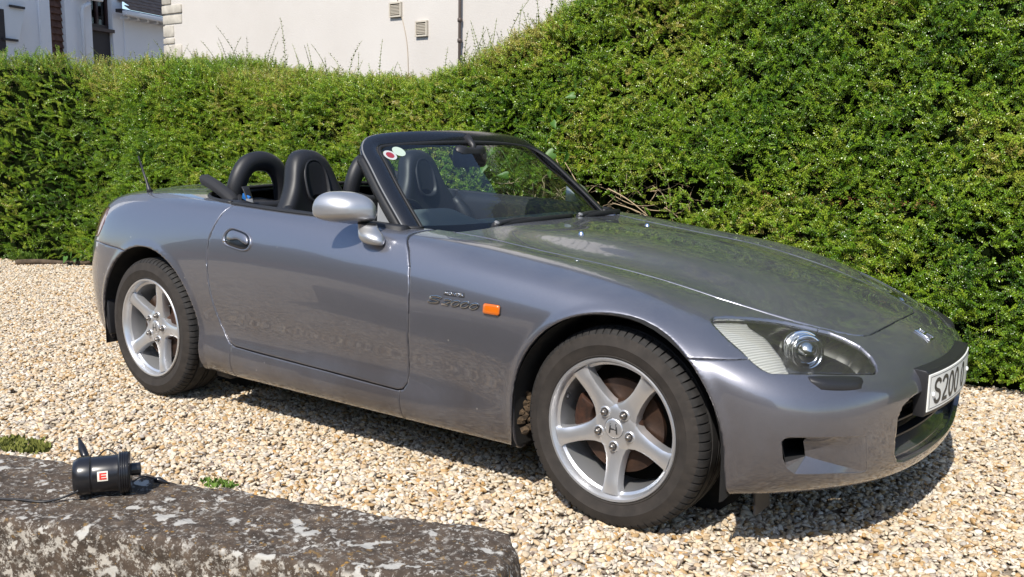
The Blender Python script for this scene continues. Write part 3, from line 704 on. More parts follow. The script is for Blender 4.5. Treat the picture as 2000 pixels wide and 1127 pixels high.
    # brake disc, hat and caliper
    MB().lathe([(.05, -.012), (.082, -.012), (.085, -.004), (.148, -.004), (.148, .012), (.085, .012)], (0, -o+.075, 0), (0, 1, 0), 48).build('brake_disc', 'brake_steel', w, True, None, 30)
    MB().lathe([(.052, -.030), (.078, -.028), (.083, -.012)], (0, -o+.075, 0), (0, 1, 0), 40).build('disc_hat', 'rusty_iron', w)
    mb = MB(); rr = []
    for a in np.radians(np.linspace(150, 208, 9) if track > 0 else np.linspace(-20, 35, 9)):
        e = np.array([math.cos(a), 0, math.sin(a)])
        rr.append([e*r+np.array([0, -o+.075+y, 0]) for r, y in ((.100, -.030), (.145, -.034), (.163, -.02), (.163, .03), (.100, .03))])
    mb.loft(rr); mb.build('brake_caliper', 'rusty_iron', w, bevel=.004)
    return w
wf = make_wheel('wheel', -90, 1, .094); wr = make_wheel('wheel', 0, -1, .106)
wf.location = (1.2, -.736, .3145); wr.location = (-1.2, -.756, .3145)
def copy_tree(o, parent=None):
    c = o.copy(); COL.objects.link(c); c.parent = parent
    for ch in o.children: copy_tree(ch, c)
    return c
for w_, loc, z in ((wf, (1.2, .736, .3145), 180), (wr, (-1.2, .756, .3145), 180)):
    c = copy_tree(w_, car); c.location = loc; c.rotation_euler = (0, 0, math.radians(z))
# arch liners, mud, mud flaps, floor
for s in (-1, 1):
    for (cx, cz, r), nm in ((FA, 'f'), (RA, 'r')):
        mb = MB(); rings = []
        for yy, k in ((.862, 1.0), (.845, 1.012), (.80, 1.0), (.50, .99)):
            ring = [(cx+(r-.002)*k*math.cos(t), yy*s, cz+(r-.002)*k*math.sin(t)) for t in np.radians(np.linspace(0, 180, 25))]
            ring = [(cx+(r-.002)*k, yy*s, .19)]+ring+[(cx-(r-.002)*k, yy*s, .19)]; rings.append(ring)
        mb.loft(rings, False); mb.add([(cx+math.cos(t)*r, .50*s, cz+math.sin(t)*r) for t in np.radians(np.linspace(0, 360, 32, endpoint=False))], [tuple(range(32))])
        mb.build('arch_liner', 'arch_liner', car)
    # caked mud behind the front wheel
    mb = MB(); rn = np.random.default_rng(8)
    for i in range(60):
        z = rn.uniform(.19, .36); y = rn.uniform(.66, .825)*s; x = .852+rn.uniform(0, .022)+.02*(z < .26); q = rn.uniform(.008, .02)
        th = rn.uniform(0, 6.28, 3); bm = bmesh.new(); bmesh.ops.create_icosphere(bm, subdivisions=1, radius=q)
        V = np.array([v.co[:] for v in bm.verts])*rn.uniform(.6, 1.3, (12 if len(bm.verts) == 12 else len(bm.verts), 1)); F = [[v.index for v in f.verts] for f in bm.faces]; bm.free(); mb.add(V+(x, y, z), F)
    mb.build('caked_mud', 'mud', car, False)
    MB().loft([[(1.625+dx, y*s, z) for dx, z in ((0, .22), (.006, .22), (.012, .125), (.006, .125))] for y in (.63, .735)]).build('air_deflector', 'black_plastic', car, False)
    MB().loft([[(-1.60+dx, y*s, z) for dx, z in ((.012, .40), (.03, .40), (.042, .235), (.022, .23))] for y in (.72, .852)]).build('rear_arch_edge', 'black_plastic', car, True, .006)
    MB().box((-.80, .72*s, .155), (.10, .10, .045), bevel=.008).build('jacking_bracket', 'black_plastic', car)
MB().box((0, 0, .215), (1.66, 1.50, .10)).build('underbody', 'arch_liner', car, False)
MB().box((1.62, 0, .26), (.10, 1.10, .12)).build('underbody', 'arch_liner', car, False)
MB().box((1.2, 0, .30), (.72, .96, .24)).build('underbody', 'arch_liner', car, False)
MB().box((-1.3, 0, .36), (1.1, .96, .26)).build('underbody', 'arch_liner', car, False)
# ------------------------------------------------------------------ windscreen and its frame
FP = catmull([(.250, .668, .822), (.15, .645, .915), (.05, .618, 1.005), (-.045, .585, 1.088), (-.105, .552, 1.132), (-.128, .510, 1.156), (-.130, .45, 1.168), (-.112, .3, 1.180), (-.097, .15, 1.186), (-.092, 0, 1.188)], 46)
def glass_pt(s_, t):
    """s_ -1..1 across, t 0..1 from the scuttle to the header"""
    L = np.array([np.interp(t, [0, .27, .54, .78, 1.0], c) for c in ((.262, .160, .058, -.038, -.118), (.655, .632, .604, .570, .522), (.815, .915, 1.005, 1.085, 1.155))])
    b = 1-s_*s_; return np.array([L[0]+b*(.095*(1-t)+.030*t), L[1]*s_, L[2]+b*(-.002*(1-t)+.032*t)])
ns, nt = 31, 21
V = [glass_pt(a, b) for b in np.linspace(0, 1, nt) for a in np.linspace(-1, 1, ns)]
F = [(j*ns+i, j*ns+i+1, (j+1)*ns+i+1, (j+1)*ns+i) for j in range(nt-1) for i in range(ns-1)]
ws = link_mesh('windscreen', np_mesh('windscreen', V, F), 'windscreen_glass', car)
def glass_n(s_, t, e=.01):
    a = glass_pt(s_+e, t)-glass_pt(s_-e, t); b = glass_pt(s_, t+e)-glass_pt(s_, t-e); n = np.cross(a, b); n /= np.linalg.norm(n); return n if n[0] > 0 else -n
# black printed border on the inside of the glass
mb = MB()
def border(pairs):
    mb.loft([[glass_pt(*p)-glass_n(*p)*.003, glass_pt(*q)-glass_n(*q)*.003] for p, q in pairs], False)
border([((a, .012), (a, .105+.02*abs(a)**6)) for a in np.linspace(-1, 1, 31)])
for sg in (-1, 1): border([((sg*.998, b), (sg*(.945-.0*b), b)) for b in np.linspace(.012, .985, 16)])
border([((a, .90), (a, 1.0)) for a in np.linspace(-1, 1, 31)])
mb.build('glass_border', 'black_gloss', ws)
# stickers inside the glass (driver side corner)
def disc_on_glass(s0, t0, rad, rs, m, nm, off):
    c = glass_pt(s0, t0); n = glass_n(s0, t0); a = np.cross([0, 0, 1], n); a /= np.linalg.norm(a); b = np.cross(n, a)
    pts = [c+n*off+rad*(math.cos(t)*a+rs*math.sin(t)*b) for t in np.linspace(0, 2*math.pi, 28, endpoint=False)]
    MB().add(pts, [tuple(range(28))]).build(nm, m, ws, False)
disc_on_glass(-.885, .842, .029, 1, 'sticker_white', 'sticker', .0022); disc_on_glass(-.885, .842, .018, 1, 'sticker_red', 'sticker_print', .0030)
disc_on_glass(-.795, .872, .029, 1, 'sticker_green', 'sticker', .0026)
# frame: pillars and header in one sweep
full = np.concatenate([xf(FP, -1), xf(FP[::-1][1:], 1)]); T = np.gradient(full, axis=0); T /= np.linalg.norm(T, axis=1)[:, None]
rings = []; rings2 = []; rings3 = []
for p, t in zip(full, T):
    f = 1-min(1, abs(p[1])/.53)**3
    n = np.array([.60, .34*np.sign(p[1])*(1-f), .70]); n -= t*(n@t); n /= np.linalg.norm(n); b = np.cross(n, t); b /= np.linalg.norm(b)
    mid = np.array([.0, 0, 1.0]) - p
    if b@mid < 0: b = -b                                             # b points to the middle of the glass
    hw = .034+.006*f; ow = .038+.000*f
    rings.append([p+b*x+n*y for x, y in ((hw, .006), (hw*.8, .013), (.0, .017), (-ow*.7, .013), (-ow, .003), (-ow*1.05, -.018), (-ow*.6, -.034), (hw*.4, -.030), (hw, -.010))])
    rings2.append([p+b*(hw+x)+n*y for x, y in ((-.003, .012), (.004, .013), (.011, .008), (.012, .002), (.0, .002))])
    rings3.append([p+b*(-ow*1.0+x)+n*y for x, y in ((.004, .006), (-.006, .004), (-.016, -.010), (-.016, -.028), (.0, -.030))])
MB().loft(rings).build('windscreen_frame', 'black_gloss', car)
MB().loft(rings2).build('glass_seal', 'rubber_seal', car)
k = 20; 
for rr_ in (rings3[2:k], rings3[-k:-2]): MB().loft(rr_).build('pillar_seal', 'rubber_seal', car)
# thin trim strip along each pillar
for sg, sl in ((-1, slice(1, 24)), (1, slice(-24, -1))):
    st = []
    for p, t, rg in zip(full[sl], T[sl], rings[sl]): st.append(np.array(rg[3])*.6+np.array(rg[4])*.4)
    MB().tube(st, .0035, 6).build('pillar_trim', 'trim_grey', car)
# triangular quarter piece between pillar and door top
for s in (-1, 1):
    mb = MB(); tri = np.array([(.215, .692, .842), (.085, .705, .858), (.045, .655, .985), (.06, .638, .985)])
    mb.loft([xf(tri, s), xf(tri+(0, -.015, 0), s)]); mb.build('mirror_quarter_trim', 'trim_grey', car, False, .003)
# scuttle panel below the glass, wipers
mb = MB(); mb.loft([[(.362, y, np.interp(abs(y), [0, .3, .58], [.838, .836, .826])), (.33, y, .822), (.22, y, .802), (.22, y, .78), (.36, y, .79)] for y in np.linspace(-.60, .60, 21)]); mb.build('scuttle_panel', 'black_plastic', car, True, None, 30)
def wiper(py_, ex):
    a = np.array([.335, py_, .842]); root = MB()
    root.lathe([(.0001, .018), (.012, .017), (.016, .008), (.017, -.01)], a, (.4, 0, .9), 18)
    pth = [a+(0, 0, .008), a+(.006, ex*.10, .018), a+(.012, ex*.20, .020), a+(.012, ex*.30, .013)]
    root.tube(catmull(pth, 14), np.linspace(.017, .007, 14), 8, True, .7)
    w = root.build('wiper', 'black_plastic', car)
    MB().lathe([(.0001, .023), (.009, .022), (.012, .016), (.013, .008)], a, (.4, 0, .9), 16).build('pivot_cap', 'trim_grey', w)
    b0 = a+(.008, ex*.03, .004); b1 = a+(.012, ex*.52, .012)
    pts = [b0*(1-t)+b1*t+np.array([.018*math.sin(math.pi*t), 0, .006*math.sin(math.pi*t)]) for t in np.linspace(0, 1, 16)]
    MB().tube(pts, .0085, 6, True, 1.5).build('wiper_blade', 'rubber_seal', w)
wiper(-.30, 1); wiper(.30, 1 * .62)
for y in (-.243, .262):
    p, n = top_at(.70, y); MB().lathe([(.0001, .011), (.006, .0105), (.010, .006), (.0125, 0)], p, n, 16).build('washer_nozzle', 'chrome', car)

# ------------------------------------------------------------------ door mirrors
def mirror(s):
    off = np.array([0, 0, 0]) if s < 0 else np.array([-.125, -.05, -.018])      # the far one is turned in
    base = np.array([.062, .866, .921])+off; th = np.linspace(0, 2*math.pi, 56, endpoint=False); rings = []
    def sec(x, k, kb, ky):
        r = []
        for t in th:
            cy, cz = math.cos(t), math.sin(t); a = .086*np.sign(cy)*abs(cy)**.72*ky
            z = (.064*abs(cz)**.95*k) if cz > 0 else -(.052-.017*cy)*abs(cz)**.38*kb
            r.append(base+np.array([x-.050*(a/.1), a, z+.003]))
        return r
    rings.append(sec(-.006, .93, .93, .95)); rings.append(sec(-.010, .975, .97, .985)); rings.append(sec(-.004, 1.0, 1.0, 1.0))
    for ph in np.linspace(8, 88, 13):
        c_, s_ = math.cos(math.radians(ph)), math.sin(math.radians(ph)); rings.append(sec(.112*s_, c_**.9, max(.02, c_)**.45*(1-.25*s_), c_**.62))
    mo_ = MB().loft(xf(rings, s)).build('door_mirror', 'mirror_paint', car)
    MB().add(xf(sec(-.007, .92, .92, .94), s), [tuple(range(56))]).build('mirror_glass', 'chrome', mo_, False)
    # foot: flared stalk standing on the door
    pth = catmull(np.array([(.146, .812, .872), (.160, .820, .856), (.180, .829, .838), (.192, .832, .806)])+(off if s > 0 else 0)*np.array([1, 0, 0]), 10)
    rings = []
    for p, (a, b) in zip(pth, [(.042, .026), (.043, .027), (.045, .029), (.047, .031), (.050, .033), (.053, .035), (.055, .036), (.056, .036), (.054, .033), (.048, .027)]):
        rings.append([p+np.array([a*math.cos(t), b*math.sin(t), -.004*math.cos(t)]) for t in np.linspace(0, 2*math.pi, 28, endpoint=False)])
    MB().loft(xf(rings, s)).build('mirror_foot', 'mirror_paint', mo_)
    gp = pth[0]+np.array([0, 0, .001]); MB().loft(xf([[gp+np.array([.043*math.cos(t), .027*math.sin(t), h]) for t in np.linspace(0, 2*math.pi, 28, endpoint=False)] for h in (-.0022, .0016)], s)).build('mirror_joint', 'gap_black', mo_)
for s in (-1, 1): mirror(s)

# ------------------------------------------------------------------ interior
def extr_y(prof, ys, m, nm, fn=None, **kw):
    MB().loft([[(np.array([x, y, z]) if fn is None else fn(x, y, z)) for x, z in prof] for y in ys]).build(nm, m, car, **kw)
def dash_fn(x, y, z):
    b = math.exp(-((y+.34)/.20)**4)*(1 if z > .76 else 0); k = min(1, max(0, (.20-x)/.14))
    return np.array([x-.015*b, y, z+.062*b*k])
extr_y([(.33, .812), (.24, .822), (.14, .832), (.05, .835), (-.02, .828), (-.055, .80), (-.065, .74), (-.03, .60), (.0, .45), (.30, .45)], np.linspace(-.66, .66, 61), 'dash_grey', 'dashboard', dash_fn)
# steering wheel
a = np.radians(24); cc = np.array([-.165, -.37, .755]); ax_ = np.array([-math.cos(a), 0, math.sin(a)*1.0]); e1 = np.array([0, 1.0, 0]); e2 = np.cross(ax_, e1)
th = np.linspace(0, 2*math.pi, 49); sw = MB(); sw.tube([cc+.180*(math.cos(t)*e1+math.sin(t)*e2) for t in th], .0145, 10, False)
for t in (0, math.pi, -1.9, -1.24): sw.tube([cc+ax_*-.02, cc+.178*(math.cos(t)*e1+math.sin(t)*e2)], [.020, .011], 8)
sw.lathe([(.0001, .012), (.04, .010), (.055, -.004), (.058, -.02), (.03, -.05), (.025, -.20)], cc, ax_, 24)
sw.build('steering_wheel', 'black_vinyl', car)
# seats
def seat(yc):
    zs = [.43, .52, .62, .72, .80, .86, .90, .94, .98, 1.03, 1.07, 1.10, 1.118]; hw = [.205, .225, .235, .238, .230, .208, .180, .153, .133, .116, .099, .075, .033]
    right = list(zip(hw, zs)); out = np.array(right + [(-a, b) for a, b in right[::-1]]); out = np.concatenate([[(.14, .40)], out, [(-.14, .40)]])
    out = smooth_poly(out, 72); ctr = np.array([0, .80])
    def P3(a, z, d):                                                     # d forward; back reclined
        z0 = .42; return np.array([-.515-(z-z0)*.27+d, yc+a, z])
    def lay(k, d, kz=None):
        r = []
        for a, z in out:
            kz_ = k if kz is None else kz; r.append(P3(a*k, ctr[1]+(z-ctr[1])*kz_, d))
        return r
    mb = MB(); mb.loft([lay(.80, -.055), lay(.95, -.050), lay(1.0, -.030), lay(1.0, .005), lay(.97, .026), lay(.90, .036), lay(.80, .034), lay(.74, .030), lay(.3, .010)])
    st = mb.build('seat', 'seat_leather', car)
    # mesh panel in the head restraint
    hole = smooth_poly([(-.052, .915), (-.060, .96), (-.052, 1.03), (-.03, 1.062), (.03, 1.062), (.052, 1.03), (.060, .96), (.052, .915), (0, .895)], 40)
    MB().loft([[P3(a*k, .98+(z-.98)*k, d) for a, z in hole] for k, d in ((1.16, .030), (1.10, .039), (1.0, .036), (.96, .010))], True, False).build('headrest_rim', 'seat_leather', st)
    MB().loft([[P3(a*k, .98+(z-.98)*k, d) for a, z in hole] for k, d in ((1.02, .014), (.9, .0135))]).build('headrest_mesh', 'seat_mesh', st)
    mb = MB(); cu = smooth_poly([(-.62, -.22), (-.3, -.25), (-.05, -.24), (-.02, -.15), (-.02, .15), (-.05, .24), (-.3, .25), (-.62, .22)], 48); c = cu.mean(0)
    mb.loft([[(p[0], yc+p[1], z) for p in c+(cu-c)*k] for k, z in ((.9, .30), (1.0, .34), (1.0, .40), (.94, .43), (.80, .425), (.3, .41))]); mb.build('seat_cushion', 'seat_leather', st)
    # bolster beside the back
    for sg in (-1, 1):
        MB().tube(catmull([P3(sg*.22, .46, .04), P3(sg*.235, .62, .055), P3(sg*.225, .78, .05), P3(sg*.185, .875, .03)], 14), np.interp(np.linspace(0, 1, 14), [0, .3, .8, 1], [.04, .052, .045, .02]), 12).build('bolster', 'seat_leather', st)
    return st
for yc in (-.36, .36): seat(yc)
# padded roll hoops behind the seats
for yc in (-.365, .365):
    pth = [(-1.05, yc-.150, .78), (-1.04, yc-.140, .90), (-1.03, yc-.118, .985), (-1.03, yc-.070, 1.045), (-1.03, yc, 1.062), (-1.03, yc+.070, 1.045), (-1.03, yc+.118, .985), (-1.04, yc+.140, .90), (-1.05, yc+.150, .78)]
    MB().tube(catmull(pth, 40), .046, 16, True, .85, (1, 0, 0)).build('roll_hoop', 'black_vinyl', car)
# rear bulkhead, folded soft top, tonneau pieces
MB().box((-.93, 0, .66), (.06, 1.36, .44), bevel=.02).build('rear_bulkhead', 'black_vinyl', car)
rn = np.random.default_rng(5)
V = []; nx, nyy = 14, 40
for i in range(nx):
    for j in range(nyy):
        x = -1.10+.17*i/(nx-1)*1.0+.10*0; y = -.60+1.20*j/(nyy-1)
        V.append((x*1.0-.005, y, .868+.018*math.sin(i*1.25+.4*math.sin(j*.5))+.008*math.sin(j*.9+i*.3)-.02*(abs(y)/.6)**4))
MB().add(V, [(i*nyy+j, (i+1)*nyy+j, (i+1)*nyy+j+1, i*nyy+j+1) for i in range(nx-1) for j in range(nyy-1)]).build('folded_soft_top', 'soft_top_cloth', car)
for s in (-1, 1):
    p0, p1 = np.array([-1.145, .60, .985]), np.array([-.835, .655, .896]); rings = []
    for t in np.linspace(0, 1, 10):
        p = p0*(1-t)+p1*t + np.array([0, 0, .010*math.sin(math.pi*t)]); e = .6 if t in (0, 1) else 1
        rings.append([p+np.array([x*.35, y, z])*e for x, y, z in ((.02, -.03, -.020), (0, -.03, .012), (0, -.012, .024), (0, .012, .022), (0, .030, .006), (.02, .030, -.022))])
    MB().loft(xf(rings, s)).build('soft_top_rail', 'soft_top_cloth', car, True, .004)
    MB().tube(xf(catmull([(-1.12, .59, .955), (-1.0, .62, .925), (-.86, .655, .885)], 10), s), .009, 8).build('soft_top_link', 'black_plastic', car)
    MB().tube(xf(catmull([(-1.08, .45, .90), (-.98, .52, .90), (-.88, .60, .875)], 10), s), .012, 8).build('soft_top_frame', 'black_plastic', car)
    # door cards
    MB().loft(xf([[(x, .738, .868+ (.05-x)*.035), (x, .70, .872+(.05-x)*.035), (x, .672, .845), (x, .665, .62), (x, .70, .35), (x, .80, .33)] for x in np.linspace(.24, -.72, 12)], s)).build('door_card', 'black_vinyl', DOORS[s] if False else car)
    MB().loft(xf([[(x, .735, .892), (x, .68, .905), (x, .63, .89), (x, .63, .5), (x, .78, .4)] for x in np.linspace(-.72, -.95, 6)], s)).build('rear_side_trim', 'black_vinyl', car)
# belt with a blue tongue beside the driver seat
MB().box((-.885, -.555, .905), (.050, .012, .026), Matrix.Rotation(.3, 3, 'Y'), .003).build('belt_tongue', 'blue_buckle', car)
MB().tube(catmull([(-.90, -.55, .955), (-.885, -.548, .925), (-.87, -.55, .90), (-.84, -.56, .84), (-.80, -.58, .72)], 14), .020, 8, True, .12, (1, 0, 0)).build('seat_belt', 'black_vinyl', car)
MB().tube([(-.865, -.555, .90), (-.835, -.565, .85)], [.017, .015], 8, True, .3).build('belt_guide', 'trim_grey', car)
# rear-view mirror, antenna
MB().loft([[(x, -.02+yy*k, 1.105+zz*1.3*k) for yy, zz in smooth_poly([(-.105, -.02), (-.10, .022), (0, .030), (.10, .022), (.105, -.02), (0, -.032)], 28)] for x, k in ((-.045, .96), (-.04, 1), (-.02, .98), (-.005, .7))]).build('rear_view_mirror', 'black_plastic', car)
MB().tube([(-.02, -.01, 1.115), (-.03, 0, 1.15), (-.07, 0, 1.185)], [.012, .014, .022], 10).build('mirror_stem', 'black_plastic', car)
p, n = top_at(-1.47, -.665)
MB().tube([p+(0, 0, -.003), p+(-.008, 0, .012), p+(-.024, 0, .045), p+(-.085, 0, .165)], [.016, .011, .006, .0035], 10).build('antenna', 'black_plastic', car)
# ------------------------------------------------------------------ noise and scattering helpers
def vnoise(P_, freq, seed=0):
    Q = np.asarray(P_, float)*freq; i = np.floor(Q).astype(np.int64); f = Q-i; f = f*f*(3-2*f)
    def h(a, b, c):
        n = (a*374761393+b*668265263+c*2147483647+seed*1274126177) & 0xffffffff
        n = ((n ^ (n >> 13))*1274126177) & 0xffffffff; n = (n ^ (n >> 16)) & 0xffff; return n/65535.0
    r = 0
    for dx in (0, 1):
        for dy in (0, 1):
            for dz in (0, 1):
                w = (f[:, 0] if dx else 1-f[:, 0])*(f[:, 1] if dy else 1-f[:, 1])*(f[:, 2] if dz else 1-f[:, 2])
                r = r+w*h(i[:, 0]+dx, i[:, 1]+dy, i[:, 2]+dz)
    return r*2-1
def fbm(P_, freq, octv=4, seed=0): return sum(vnoise(P_, freq*2**k, seed+k)*.5**k for k in range(octv))

def scatter(name, pts, rots, scl, idx, variants, parent=None, tone=None):
    """one object whose points carry instances of small variant meshes"""
    me = bpy.data.meshes.new(name); me.vertices.add(len(pts)); me.vertices.foreach_set('co', np.asarray(pts, np.float32).ravel())
    for nm, typ, data, key in (('rot', 'FLOAT_VECTOR', rots, 'vector'), ('scl', 'FLOAT', scl, 'value'), ('idx', 'INT', idx, 'value'), ('tone', 'FLOAT', tone, 'value')):
        if data is None: continue
        a = me.attributes.new(nm, typ, 'POINT'); a.data.foreach_set(key, np.asarray(data, np.int32 if typ == 'INT' else np.float32).ravel())
    o = bpy.data.objects.new(name, me); COL.objects.link(o)
    if parent is not None: o.parent = parent
    col = bpy.data.collections.new(name+'_variants')
    for k, vm in enumerate(variants): col.objects.link(bpy.data.objects.new('%s_variant_%02d' % (name, k), vm))
    ng = bpy.data.node_groups.new(name+'_nodes', 'GeometryNodeTree')
    ng.interface.new_socket('Geometry', in_out='INPUT', socket_type='NodeSocketGeometry'); ng.interface.new_socket('Geometry', in_out='OUTPUT', socket_type='NodeSocketGeometry')
    n = ng.nodes; gi = n.new('NodeGroupInput'); go = n.new('NodeGroupOutput'); ip = n.new('GeometryNodeInstanceOnPoints'); ci = n.new('GeometryNodeCollectionInfo')
    ci.inputs[0].default_value = col; ci.inputs['Separate Children'].default_value = True; ci.inputs['Reset Children'].default_value = True
    ip.inputs['Pick Instance'].default_value = True
    L = ng.links; L.new(gi.outputs[0], ip.inputs['Points']); L.new(ci.outputs[0], ip.inputs['Instance']); L.new(ip.outputs[0], go.inputs[0])
    for nm, typ, sock in (('rot', 'FLOAT_VECTOR', 'Rotation'), ('scl', 'FLOAT', 'Scale'), ('idx', 'INT', 'Instance Index')):
        a = n.new('GeometryNodeInputNamedAttribute'); a.data_type = typ; a.inputs[0].default_value = nm; L.new(a.outputs[0], ip.inputs[sock])
    md = o.modifiers.new('scatter', 'NODES'); md.node_group = ng
    return o

def euler_from_axis(D, spin):
    """euler angles that turn +Z to the directions D (n,3), with a spin about it"""
    out = np.zeros((len(D), 3))
    for k in range(len(D)):
        q = Vector(D[k]).to_track_quat('Z', 'Y'); m = q.to_matrix() @ Matrix.Rotation(spin[k], 3, 'Z'); out[k] = m.to_euler()[:]
    return out

# ------------------------------------------------------------------ ground and gravel
gm = mat('ground_grit', (.42, .34, .25), .95); t = NT(gm); n_ = t.noise(60, 5, .7, 'Object'); t.link(t.ramp(n_.outputs[0], [(.3, (.15, .115, .08)), (.7, (.40, .33, .25))]).outputs[0], t.b.inputs['Base Color']); t.bump(n_.outputs[0], .8, .02)
gx = np.concatenate([[-200, -60, -20], np.linspace(-9, 4, 80), [20, 60, 200]]); gy = np.concatenate([[-200, -60, -20], np.linspace(-4, 3, 50), [20, 60, 200]])
GX, GY = np.meshgrid(gx, gy, indexing='ij'); V = np.stack([GX.ravel(), GY.ravel(), np.zeros(GX.size)], 1)
V[:, 2] = -.012+.006*fbm(V, 1.3, 3, 5)*(np.abs(V[:, 0]+2.5) < 7)
idx = np.arange(GX.size).reshape(GX.shape); F = np.stack([idx[:-1, :-1].ravel(), idx[1:, :-1].ravel(), idx[1:, 1:].ravel(), idx[:-1, 1:].ravel()], 1)
tag(link_mesh('ground', np_mesh('ground', V, F), 'ground_grit'), kind='structure')

m = mat('gravel_stone', (.5, .42, .32), .72); t = NT(m); at = t.node('ShaderNodeAttribute', attribute_name='stone'); n_ = t.noise(140, 4, .6)
t.link(t.mix(.35, at.outputs[0], t.mix(1.0, at.outputs[0], t.ramp(n_.outputs[0], [(.3, (.55, .50, .44)), (.7, (1.15, 1.12, 1.08))]).outputs[0], 'MULTIPLY')), t.b.inputs['Base Color']); t.bump(n_.outputs[0], .25, .004)
PAL = np.array([(.66,.59,.48),(.72,.66,.57),(.60,.50,.37),(.56,.43,.28),(.50,.34,.17),(.45,.27,.10),(.62,.55,.45),(.70,.61,.47),(.40,.33,.27),(.28,.22,.18),(.55,.51,.46),(.66,.52,.35),(.74,.70,.63)])*np.array([.80, .782, .748])
PW = np.array([.13,.13,.11,.09,.07,.03,.10,.11,.035,.025,.05,.07,.05]); PW /= PW.sum()
bm = bmesh.new(); bmesh.ops.create_icosphere(bm, subdivisions=2, radius=1.0); ICO_V = np.array([v.co[:] for v in bm.verts]); ICO_F = np.array([[v.index for v in f.verts] for f in bm.faces]); bm.free()
def stone(rn, size):
    V = ICO_V*1.0
    for _ in range(7):                                                       # chop flat facets
        d = rn.normal(size=3); d /= np.linalg.norm(d); h = rn.uniform(.45, .85); ex = V@d-h; V = V-np.where(ex > 0, ex, 0)[:, None]*d
    V = V*(size*np.array([rn.uniform(.85, 1.3), rn.uniform(.6, .9), rn.uniform(.30, .58)]))
    e = Matrix.Rotation(rn.uniform(0, 6.28), 3, 'Z') @ Matrix.Rotation(rn.normal()*.38, 3, 'X') @ Matrix.Rotation(rn.normal()*.38, 3, 'Y')
    return V @ np.array(e).T
def cluster(seed, R=.095, n=100):
    rn = np.random.default_rng(seed); Vs, Fs, Cs = [], [], []; o = 0
    for k in range(n):
        r = R*math.sqrt(rn.uniform(0, 1)); a = rn.uniform(0, 6.283); s = rn.uniform(.0078, .0152)*(1.25 if rn.uniform() < .12 else 1)
        V = stone(rn, s)+(r*math.cos(a), r*math.sin(a), rn.uniform(-.004, .009)); Vs.append(V); Fs.append(ICO_F+o); o += len(V)
        c = PAL[rn.choice(len(PAL), p=PW)]*rn.uniform(.85, 1.22); Cs.append(np.tile(np.append(np.clip(c, 0, 1), 1), (len(V), 1)))
    me = np_mesh('stones', np.concatenate(Vs), np.concatenate(Fs)); a = me.color_attributes.new('stone', 'FLOAT_COLOR', 'POINT'); a.data.foreach_set('color', np.concatenate(Cs).astype(np.float32).ravel())
    me.materials.append(MATS['gravel_stone']); return me
sp = .118; xs = np.arange(-9.5, 4.2, sp); ysg = np.arange(-8.0, 2.2, sp*.866); P_ = []
for j, y in enumerate(ysg):
    P_.append(np.stack([xs+(sp/2 if j % 2 else 0), np.full(len(xs), y)], 1))
P_ = np.concatenate(P_); P_ = P_+rng.uniform(-.025, .025, P_.shape)
Z = -.006+.006*fbm(np.concatenate([P_, np.zeros((len(P_), 1))], 1), 1.3, 3, 5)+.004*vnoise(np.concatenate([P_, np.zeros((len(P_), 1))], 1), 5, 9)
pts = np.concatenate([P_, Z[:, None]], 1); rots = np.zeros_like(pts); rots[:, 2] = rng.uniform(0, 6.28, len(pts))
gr = scatter('gravel', pts, rots, rng.uniform(.92, 1.12, len(pts)), rng.integers(0, 9, len(pts)), [cluster(50+k) for k in range(9)])
tag(gr, 'pale cream and tan flint gravel covering the driveway', 'gravel', kind='stuff')

# ------------------------------------------------------------------ hedge
HX = [-12, -8.6, -7.4, -6.5, -5.6, -4.8, -4.0, -3.1, -2.3, -1.8, -1.35, -.9, -.5, .5, 2, 5]
HZ = [1.76, 1.75, 1.75, 1.80, 1.77, 1.71, 1.71, 1.65, 1.645, 1.665, 1.78, 1.95, 2.20, 2.95, 3.2, 3.2]
def hz_top(x): return np.interp(x, HX, HZ)
def hy_front(x): return np.interp(x, [-12, -8, -6.4, -5.6, -4, -2.5, -1, 0, 1.2, 2, 5], [.2, .55, .85, 1.22, 1.42, 1.55, 1.66, 1.70, 1.72, 1.80, 1.90])
HD = 1.25
def hedge_pt(x, q):
    """q: metres along the profile from the front foot up, over the top to the back"""
    zt = hz_top(x); r = .22; yf = hy_front(x)
    a = zt-r; b = a+r*math.pi/2; c = b+HD-2*r
    y = np.where(q < a, yf+.05*np.sin(np.clip(q/a, 0, 1)*math.pi*.5)-.05, np.where(q < b, yf+r-r*np.cos((q-a)/r), np.where(q < c, yf+r+(q-b), yf+HD)))
    z = np.where(q < a, q, np.where(q < b, a+r*np.sin((q-a)/r), np.where(q < c, zt, zt-(q-c))))
    ny = np.where(q < a, -1., np.where(q < b, -np.cos((q-a)/r), np.where(q < c, 0, 1))); nz = np.where(q < a, .10, np.where(q < b, np.sin((q-a)/r), np.where(q < c, 1., 0)))
    P_ = np.stack([x, y, z], 1); N_ = np.stack([np.zeros_like(x), ny, nz], 1); N_ /= np.linalg.norm(N_, axis=1)[:, None]
    d = .070*fbm(P_, 1.1, 2, 3)+.040*fbm(P_, 5.5, 2, 7)
    return P_+N_*d[:, None], N_
def bare(P_):
    """1 inside the bald patch low down behind the car"""
    e = ((P_[:, 0]+.34)/.70)**2+((P_[:, 2]-.80)/.26)**2+.55*fbm(P_, 4.0, 2, 21)
    return np.clip(1.25-e, 0, 1)*(P_[:, 1] < 2.3)
hedge = empty('hedge', (0, 1.7, 0)); tag(hedge, 'tall clipped evergreen hedge of tiny glossy leaves behind the car', 'hedge')
